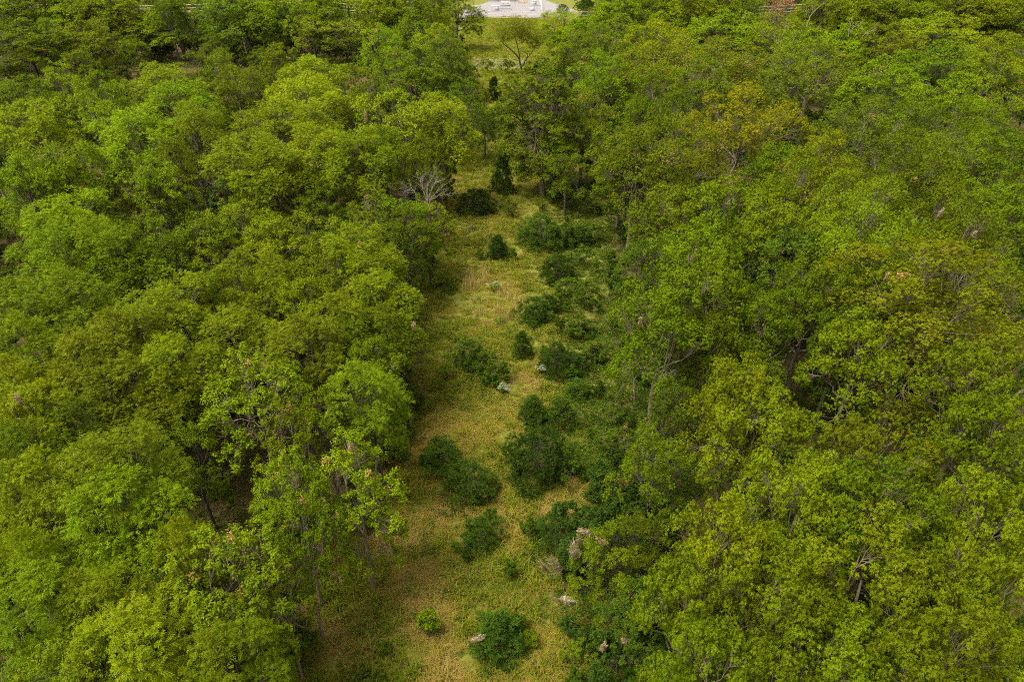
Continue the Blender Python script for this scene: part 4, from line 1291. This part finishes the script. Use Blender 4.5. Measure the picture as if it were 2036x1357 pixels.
# willow-like tree by the field: forked bare trunk under a feathery crown
wb_ = at_z(1037, 152)
WY = wb_[1]
wt = dead_thing('forked_tree', 'forked bare-trunked tree with a feathery pale crown by the field', [
    ([(1038, 152, WY), (1037, 140, WY), (1036, 130, WY)], 0.26, 0.2), ([(1036, 132, WY), (1030, 112, WY), (1018, 100, WY), (1003, 88, WY), (994, 78, WY)], 0.18, 0.07),
    ([(1034, 124, WY), (1032, 104, WY), (1026, 80, WY), (1020, 60, WY)], 0.14, 0.05), ([(1038, 132, WY), (1046, 118, WY), (1050, 108, WY), (1040, 100, WY)], 0.15, 0.06),
    ([(1046, 117, WY), (1058, 104, WY + 1), (1064, 90, WY + 1)], 0.1, 0.05)], parts_name='limb', mat=M_BARK_DK, cat='tree', seed=21)
rng = np.random.default_rng(88)
tips_, ax_, lobv_, clv_ = [], [], [], []
first = at_y(1038, 152, WY)
for (u, v, rw) in ((995, 58, 2.4), (1015, 66, 2.2), (1030, 45, 2.6), (1050, 52, 2.4), (1042, 72, 2.0), (1020, 46, 1.8), (1005, 72, 1.8), (1062, 84, 2.0), (1075, 70, 1.9), (1035, 62, 2.2)):
    c_ = at_y(u, v, WY + rng.uniform(-1.5, 1.5)) - first
    n = 620
    d_ = rdirs(rng, n, 0.25)
    tips_.append(c_ + d_ * rng.uniform(0.2, 1, n)[:, None] ** 0.6 * rw * np.array([1, 1, 0.75]))
    ax_.append(unit(d_ + np.array([0, 0, 0.4])))
    lobv_.append(np.full(n, rng.random())); clv_.append(rng.random(n))
v_, q_, a_ = crown_leaves(rng, np.concatenate(tips_), np.concatenate(ax_), np.concatenate(lobv_), np.concatenate(clv_), np.zeros(6200), 'small', 0.15, 0.045, 8)
wc = obj('crown', mesh_from('feathery_crown', v_, q_, M_LEAF, a_), wt)
wc.color = (0.12, 0.13, 0.008, 1)

# bare grey branches near the pinkish dead tree
ey = 132.0
dead_thing('dead_tree', 'bare pale forked branches right of the pinkish brown tree', [
    ([(1604, 52, ey), (1610, 34, ey), (1622, 18, ey), (1636, 8, ey)], 0.16, 0.05), ([(1614, 28, ey), (1616, 12, ey), (1612, 0, ey)], 0.08, 0.03),
    ([(1604, 30, ey), (1603, 15, ey), (1598, 2, ey)], 0.09, 0.03)], twigs=7, seed=31, thin=0.55)
ey = 112.0
dead_thing('dead_tree', 'bare pale branches above the bright green crown, farthest right', [
    ([(1686, 72, ey), (1688, 60, ey), (1692, 44, ey)], 0.14, 0.05), ([(1688, 62, ey), (1700, 52, ey), (1714, 44, ey)], 0.08, 0.03),
    ([(1714, 72, ey), (1724, 64, ey), (1740, 58, ey)], 0.08, 0.03)], twigs=7, seed=32, thin=0.55)

# ---------------------------------------------------------------- web nests hanging on branch ends
m, nt, out = new_mat('silk_web')
tc = N(nt, 'ShaderNodeTexCoord')
nz = noise(nt, tc, 14, 6, 0.7)
p = N(nt, 'ShaderNodeBsdfPrincipled')
p.inputs['Roughness'].default_value = 0.7
nt.links.new(mixc(nt, nz, (0.22, 0.16, 0.11), (0.42, 0.34, 0.26)), p.inputs['Base Color'])
tp = N(nt, 'ShaderNodeBsdfTransparent')
ms = N(nt, 'ShaderNodeMixShader')
nt.links.new(math_n(nt, 'MULTIPLY_ADD', nz, 5.0, -2.5, clamp=True), ms.inputs[0])
nt.links.new(tp.outputs[0], ms.inputs[1])
nt.links.new(p.outputs[0], ms.inputs[2])
nt.links.new(ms.outputs[0], out.inputs['Surface'])
M_WEB = m


def first_hit(u, v):
    d = ray(u, v)
    d = d / np.linalg.norm(d)
    o_ = np.array([0, 0, CAM_H])
    best = 1e9
    for x, y, h, r, b in placed:
        c = np.array([x, y, (h + b) / 2]); s = np.array([r, r, (h - b) / 2]) * 0.93
        oo, dd_ = (o_ - c) / s, d / s
        A, B, C_ = dd_ @ dd_, 2 * oo @ dd_, oo @ oo - 1
        disc = B * B - 4 * A * C_
        if disc > 0:
            t_ = (-B - math.sqrt(disc)) / (2 * A)
            if 0 < t_ < best:
                best = t_
    if best > 1e8:
        best = (CAM_H - 2.0) / -d[2]
    return o_ + d * best


def web_nest(u, v, w, hgt, tilt, label, seed):
    rng = np.random.default_rng(seed)
    c = first_hit(u, v)
    k = np.linalg.norm(c - np.array([0, 0, CAM_H])) / F
    W, H = w * k * 0.72, hgt * k * 1.35
    t = thing('web_nest', label, 'web nest', tuple(c), 0, 'web nests on the branch ends')
    # lumpy bag, wide at the top and drawn out along the twig
    nu_, nv_ = 12, 9
    th = np.arange(nu_) * 2 * math.pi / nu_
    vv = np.linspace(0, 1, nv_)
    prof = np.sin(np.clip(vv * 0.94 + 0.06, 0, 1) * math.pi) ** 0.7 * (0.65 + 0.5 * vv) + 0.04
    ringr = prof[:, None] * (W / 2) * rng.uniform(0.35, 1.35, (nv_, nu_))
    ax0 = unit(np.array([math.sin(tilt), -0.25, math.cos(tilt)]))
    e1 = unit(np.cross(ax0, [0, 1, 0.2])); e2 = np.cross(ax0, e1)
    P = ax0[None, None, :] * ((vv[:, None, None] - 0.5) * H) + ringr[..., None] * (np.cos(th)[None, :, None] * e1 + np.sin(th)[None, :, None] * e2)
    P += rng.normal(0, 0.035 * W, P.shape)
    i = np.arange(nv_ - 1)[:, None] * nu_
    kk = np.arange(nu_)[None, :]; k2 = (kk + 1) % nu_
    q = np.stack([i + kk, i + k2, i + nu_ + k2, i + nu_ + kk], -1).reshape(-1, 4)
    obj('web', mesh_from('web', P.reshape(-1, 3), q, M_WEB, smooth=True), t)
    n = 110
    tt = rng.uniform(-0.5, 0.5, n)
    wd = (0.25 + 0.75 * np.clip(tt + 0.5, 0, 1)) * W * 0.42
    Pl = ax0 * (tt * H)[:, None] + unit(rng.normal(0, 1, (n, 3))) * (wd * rng.uniform(0.3, 1, n))[:, None]
    v_, q_ = leaves(Pl, unit(ax0 + rng.normal(0, 0.22, (n, 3))), rdirs(rng, n), rng.uniform(0.22, 0.42, n) * H, rng.uniform(0.02, 0.05, n), 0.1)
    sh = obj('web_shreds', mesh_from('web_shreds', v_, q_, M_FLOWER, np.stack([rng.random(n), rng.random(n), (rng.random(n) < 0.3) * 0.5], 1)), t)
    sh.color = (0.36, 0.30, 0.215, 1)
    n = 40
    Pl = ax0 * (rng.uniform(-0.45, 0.5, n) * H)[:, None] + rng.normal(0, W * 0.16, (n, 3))
    v_, q_ = leaves(Pl, rdirs(rng, n), rdirs(rng, n), rng.uniform(0.07, 0.13, n), rng.uniform(0.03, 0.06, n), 0.1)
    dl = obj('dead_leaves', mesh_from('dead_leaves', v_, q_, M_LEAF, np.stack([rng.random(n), rng.random(n), np.full(n, 0.85)], 1)), t)
    dl.color = (0.26, 0.15, 0.08, 1)
    b = Buf()
    b.tube([-ax0 * H * 0.95 + np.array([0, 0.15, -0.1]), -ax0 * H * 0.3, ax0 * H * 0.35], [0.018, 0.014, 0.006], 4)
    obj('twig', b.mesh('twig', M_BARK), t)


NESTS = [(1083, 1131, 20, 34, -0.35, 'pinkish web nest, leftmost of the cluster below the round cedar'),
         (1107, 1130, 26, 48, -0.35, 'long ragged web nest right beside the leftmost one'),
         (1142, 1098, 34, 34, -0.2, 'triangular web nest with dark inside, middle of the cluster'),
         (1151, 1076, 14, 24, -0.1, 'narrow pale web nest just above the triangular one'),
         (1165, 1060, 24, 22, -0.8, 'topmost whitish web nest of the cluster by the cedar'),
         (1199, 1080, 12, 26, -0.6, 'slim brownish web nest, rightmost of the cluster'),
         (1127, 1192, 30, 20, 1.2, 'web nest low under the cluster, on the clearing edge'),
         (1198, 1288, 18, 20, 0.2, 'left one of two pink web nests near the bottom edge'),
         (1243, 1278, 20, 22, -0.3, 'right one of two pink web nests near the bottom edge'),
         (946, 1272, 16, 22, 0.7, 'pale curved web on the conical cedar at the bottom'),
         (699, 893, 16, 22, 0.0, 'whitish web nest on the slender tree at the clearing edge'),
         (822, 648, 15, 12, 0.2, 'pink web nest on the left trees level with the straw grass'),
         (931, 458, 10, 16, 0.4, 'small web nest hanging near the round cedar by the snag'),
         (727, 233, 10, 16, 0.0, 'far pale web nest in the feathery crowns of the left woods'),
         (1762, 552, 8, 11, 0.0, 'pale web nest left of the biggest golden oak'),
         (1936, 465, 9, 7, 0.3, 'tan web nest in the crowns behind the golden oak'),
         (1740, 508, 10, 9, 0.0, 'tan web nest in the bright crown near the golden oak'),
         (1657, 370, 7, 10, 0.0, 'orange-tan web nest in the crowns above the right woods'),
         (1870, 423, 9, 10, 0.2, 'tan web nest on the bright green crown near the right edge'),
         (38, 797, 16, 16, 0.0, 'brown web nest beside the left edge'),
         (1272, 640, 8, 14, 0.0, 'small pink web nest on the right tree beside the clearing'),
         (716, 488, 10, 12, 0.0, 'small tan web nest on the left crowns beside the clearing')]
for i, nst in enumerate(NESTS):
    web_nest(*nst, 300 + i)

# ---------------------------------------------------------------- power line: poles and three wires
M_WIRE = flat_material('aluminium_wire', (0.42, 0.38, 0.33), 0.5, 0.2, 0.05)
M_WOOD = bark_material('pole_wood', (0.10, 0.07, 0.05), (0.2, 0.15, 0.1), 6)
PY = 180.0
PX = [at_y(-90, 0, PY)[0], at_y(560, 0, PY)[0], at_y(1740, 0, PY)[0], at_y(2900, 0, PY)[0]]
topw = at_y(560, -3, PY)[2]
for i, px in enumerate(PX):
    if i in (0, 3):
        continue
    t = thing('utility_pole', ['', 'wooden utility pole hidden in crowns of the upper left woods', 'wooden utility pole hidden in crowns of the upper right woods', ''][i],
              'utility pole', (px, PY + 0.16, 0), 0, 'power poles')
    b = Buf(); b.tube([(0, 0, -0.5), (0, 0, 6), (0, 0, topw + 0.6)], [0.17, 0.14, 0.11], 10); obj('pole', b.mesh('pole', M_WOOD), t)
    for j in range(3):
        b = Buf(); b.tube([(0, -0.05, topw - 0.68 * j - 0.1), (0, -0.16, topw - 0.68 * j)], [0.05, 0.03], 8); obj('insulator', b.mesh('insulator', M_WIRE), t)
line = thing('power_line', 'three parallel pale power wires crossing behind the woods at the top', 'power line', (0, PY, 0))
for j in range(3):
    b = Buf()
    pts = []
    for (xa, xb, sag) in ((PX[0], PX[1], 1.55), (PX[1], PX[2], 2.85), (PX[2], PX[3], 2.85)):
        s = np.linspace(0, 1, 25)
        seg = np.stack([xa + (xb - xa) * s, np.zeros(25), topw - 0.68 * j - sag * 4 * s * (1 - s)], 1)
        pts.append(seg if not pts else seg[1:])
    b.tube(np.concatenate(pts), 0.045, 5)
    obj('wire', b.mesh('wire', M_WIRE), line)

# ---------------------------------------------------------------- valve station on the gravel pad
M_WHITE = flat_material('white_paint', (0.5, 0.5, 0.5), 0.45, 0, 0.05)
M_GREY = flat_material('grey_lavender_paint', (0.36, 0.35, 0.40), 0.5, 0, 0.08)
M_DARK = flat_material('dark_steel', (0.07, 0.075, 0.08), 0.5, 0.3, 0.1)
M_YELLOW = flat_material('safety_yellow', (0.30, 0.19, 0.03), 0.5, 0, 0.08)
M_GALV = flat_material('galvanised_steel', (0.42, 0.43, 0.46), 0.45, 0.5, 0.08)


def mesh_box(name, mat, parts, parent):
    b = Buf()
    for c, s in parts:
        b.box(c, s)
    return obj(name, b.mesh(name, mat, smooth=False), parent)


b0 = at_z(1000, 2.5)
t = thing('equipment_shed', 'long low white shed behind the gravel pad at the top edge', 'shed', (b0[0], b0[1] + 1.5, 0))
mesh_box('wall', M_WHITE, [((0, 0, 1.2), (9.8, 3.0, 2.4))], t)
mesh_box('roof', M_WHITE, [((0, 0, 2.48), (10.2, 3.4, 0.14))], t)
mesh_box('door', M_GREY, [((-2, -1.52, 1.0), (1.0, 0.06, 2.0))], t)
b0 = at_z(1005, 11.5)
t = thing('pipe_skid', 'white pipe frame on a dark base standing on the gravel', 'equipment', (b0[0], b0[1], 0.03))
mesh_box('base', M_DARK, [((0, 0, 0.15), (3.6, 1.4, 0.3))], t)
b = Buf()
for x in (-1.6, -0.8, 0, 0.8, 1.6):
    b.tube([(x, 0, 0.3), (x, 0, 1.5)], 0.09, 8)
obj('riser_pipe', b.mesh('riser_pipe', M_WHITE), t)
b = Buf(); b.tube([(-1.7, 0, 1.5), (1.7, 0, 1.5)], 0.12, 8); b.tube([(-1.7, 0, 0.9), (1.7, 0, 0.9)], 0.10, 8); obj('header_pipe', b.mesh('header_pipe', M_WHITE), t)
for x in (-0.8, 0.8):
    b = Buf(); b.tube([(x - 0.25, -0.25, 1.15), (x + 0.25, -0.25, 1.15)], 0.18, 10); obj('valve', b.mesh('valve', M_GREY), t)
b0 = at_z(988, 21)
t = thing('metal_cabinet', 'grey-lavender equipment cabinet with a stub pipe on the gravel', 'cabinet', (b0[0], b0[1], 0.03))
mesh_box('body', M_GREY, [((0, 0, 0.8), (1.5, 1.2, 1.6))], t)
mesh_box('lid', M_WHITE, [((-0.5, 0, 1.65), (2.8, 1.4, 0.1))], t)
mesh_box('leg', M_GREY, [((-1.7, 0, 0.8), (0.12, 0.9, 1.6))], t)
b0 = at_z(1005, 19.5)
t = thing('gas_pipe', 'dark horizontal pipe on low stands beside the lavender cabinet', 'pipe', (b0[0], b0[1], 0.03))
b = Buf(); b.tube([(-2.4, 0, 0.35), (2.0, 0, 0.35), (2.1, 0, 0.05)], 0.12, 8); obj('pipe', b.mesh('pipe', M_DARK), t)
for x in (-1.5, 0.2, 1.7):
    mesh_box('stand', M_GREY, [((x, 0, 0.1), (0.12, 0.3, 0.22))], t)
b0 = at_z(1024, 13)
t = thing('vent_pole', 'tall dark vent pole standing on the gravel pad', 'pole', (b0[0], b0[1], 0.03))
b = Buf(); b.tube([(0, 0, 0), (0, 0, 3.6)], 0.08, 8); obj('pole', b.mesh('pole', M_DARK), t)
mesh_box('footing', M_GREY, [((0, 0, 0.1), (0.5, 0.5, 0.2))], t)
b0 = at_z(1041, 6.5)
t = thing('pipe_rack', 'yellow painted pipe rail near the back of the gravel pad', 'pipe rail', (b0[0], b0[1], 0.03))
b = Buf(); b.tube([(-1.9, 0, 0.9), (1.6, 0, 0.9)], 0.11, 8); b.tube([(-1.9, 0, 0.45), (1.6, 0, 0.45)], 0.11, 8); obj('rail', b.mesh('rail', M_YELLOW), t)
for x in (-1.8, 0.2, 1.6):
    b = Buf(); b.tube([(x, 0, 0), (x, 0, 1.25 if x < 1 else 2.4)], 0.08, 8); obj('post', b.mesh('post', M_YELLOW if x < 1 else M_WHITE), t)
b0 = at_z(1063, 10.5)
t = thing('meter_house', 'small white meter house with a side pipe at the pad corner', 'meter house', (b0[0], b0[1], 0.03))
mesh_box('body', M_WHITE, [((0, 0, 0.8), (1.5, 1.3, 1.6))], t)
mesh_box('roof', M_WHITE, [((0, 0, 1.66), (1.8, 1.6, 0.1))], t)
mesh_box('vent', M_YELLOW, [((-0.3, -0.66, 1.0), (0.25, 0.04, 0.8))], t)
mesh_box('vent', M_YELLOW, [((0.3, -0.66, 1.0), (0.25, 0.04, 0.8))], t)
b = Buf(); b.tube([(-1.2, 0, 0), (-1.2, 0, 1.0), (-0.74, 0, 1.1)], 0.1, 8); obj('pipe', b.mesh('pipe', M_GREY), t)
b0 = at_z(1058.5, 21.5)
t = thing('metal_cabinet', 'squat grey cabinet with raised corners in front of the meter house', 'cabinet', (b0[0], b0[1], 0.03))
mesh_box('body', M_GREY, [((0, 0, 0.55), (1.5, 1.2, 1.1))], t)
for x in (-0.65, 0.65):
    mesh_box('hood', M_DARK, [((x, 0, 1.22), (0.16, 0.5, 0.28))], t)

# chain-link fence round the station
c_r, c_l = at_z(1078, 22.5), at_z(960, 22.5)
c_rb = at_z(1072, -6)


def fence_run(p0, p1, label, grp):
    L = math.hypot(p1[0] - p0[0], p1[1] - p0[1])
    ang = math.atan2(p1[1] - p0[1], p1[0] - p0[0])
    t = thing('chain_link_fence', label, 'fence', (p0[0], p0[1], 0.03), ang, grp)
    n = max(2, round(L / 3.3))
    for i in range(n + 1):
        b = Buf(); b.tube([(L * i / n, 0, -0.2), (L * i / n, 0, 2.05)], 0.035, 6); obj('post', b.mesh('post', M_GALV), t)
    b = Buf(); b.tube([(0, 0, 2.0), (L, 0, 2.0)], 0.025, 6); obj('top_rail', b.mesh('top_rail', M_GALV), t)
    b = Buf()
    x = -2.0
    while x < L:
        for s in (1, -1):
            a_, z_a = (x, 0.02) if s > 0 else (x, 1.98)
            e_, z_e = (x + 1.96, 1.98) if s > 0 else (x + 1.96, 0.02)
            if a_ < 0:
                z_a += s * -a_; a_ = 0
            if e_ > L:
                z_e -= s * (e_ - L); e_ = L
            if e_ - a_ > 0.05:
                b.tube([(a_, 0.004 * s, z_a), (e_, 0.004 * s, z_e)], 0.0045, 3)
        x += 0.14
    w = obj('wire_mesh', b.mesh('wire_mesh', M_GALV), t)
    w['kind'] = 'stuff'


fence_run((c_l[0], c_l[1]), (c_r[0], c_r[1]), 'chain-link fence along the near side of the gravel pad', 'fence of the gravel pad')
fence_run((c_r[0], c_r[1] + 0.1), (c_rb[0], c_rb[1]), 'chain-link fence running back along the right of the gravel pad', 'fence of the gravel pad')

print('trees', len(placed), 'fill', len(fill), 'far', far, 'leaf quads', {k: P['n'] for k, P in PROTO.items()})
print('tris in proto', sum(P['n'] * 2 for P in PROTO.values()))
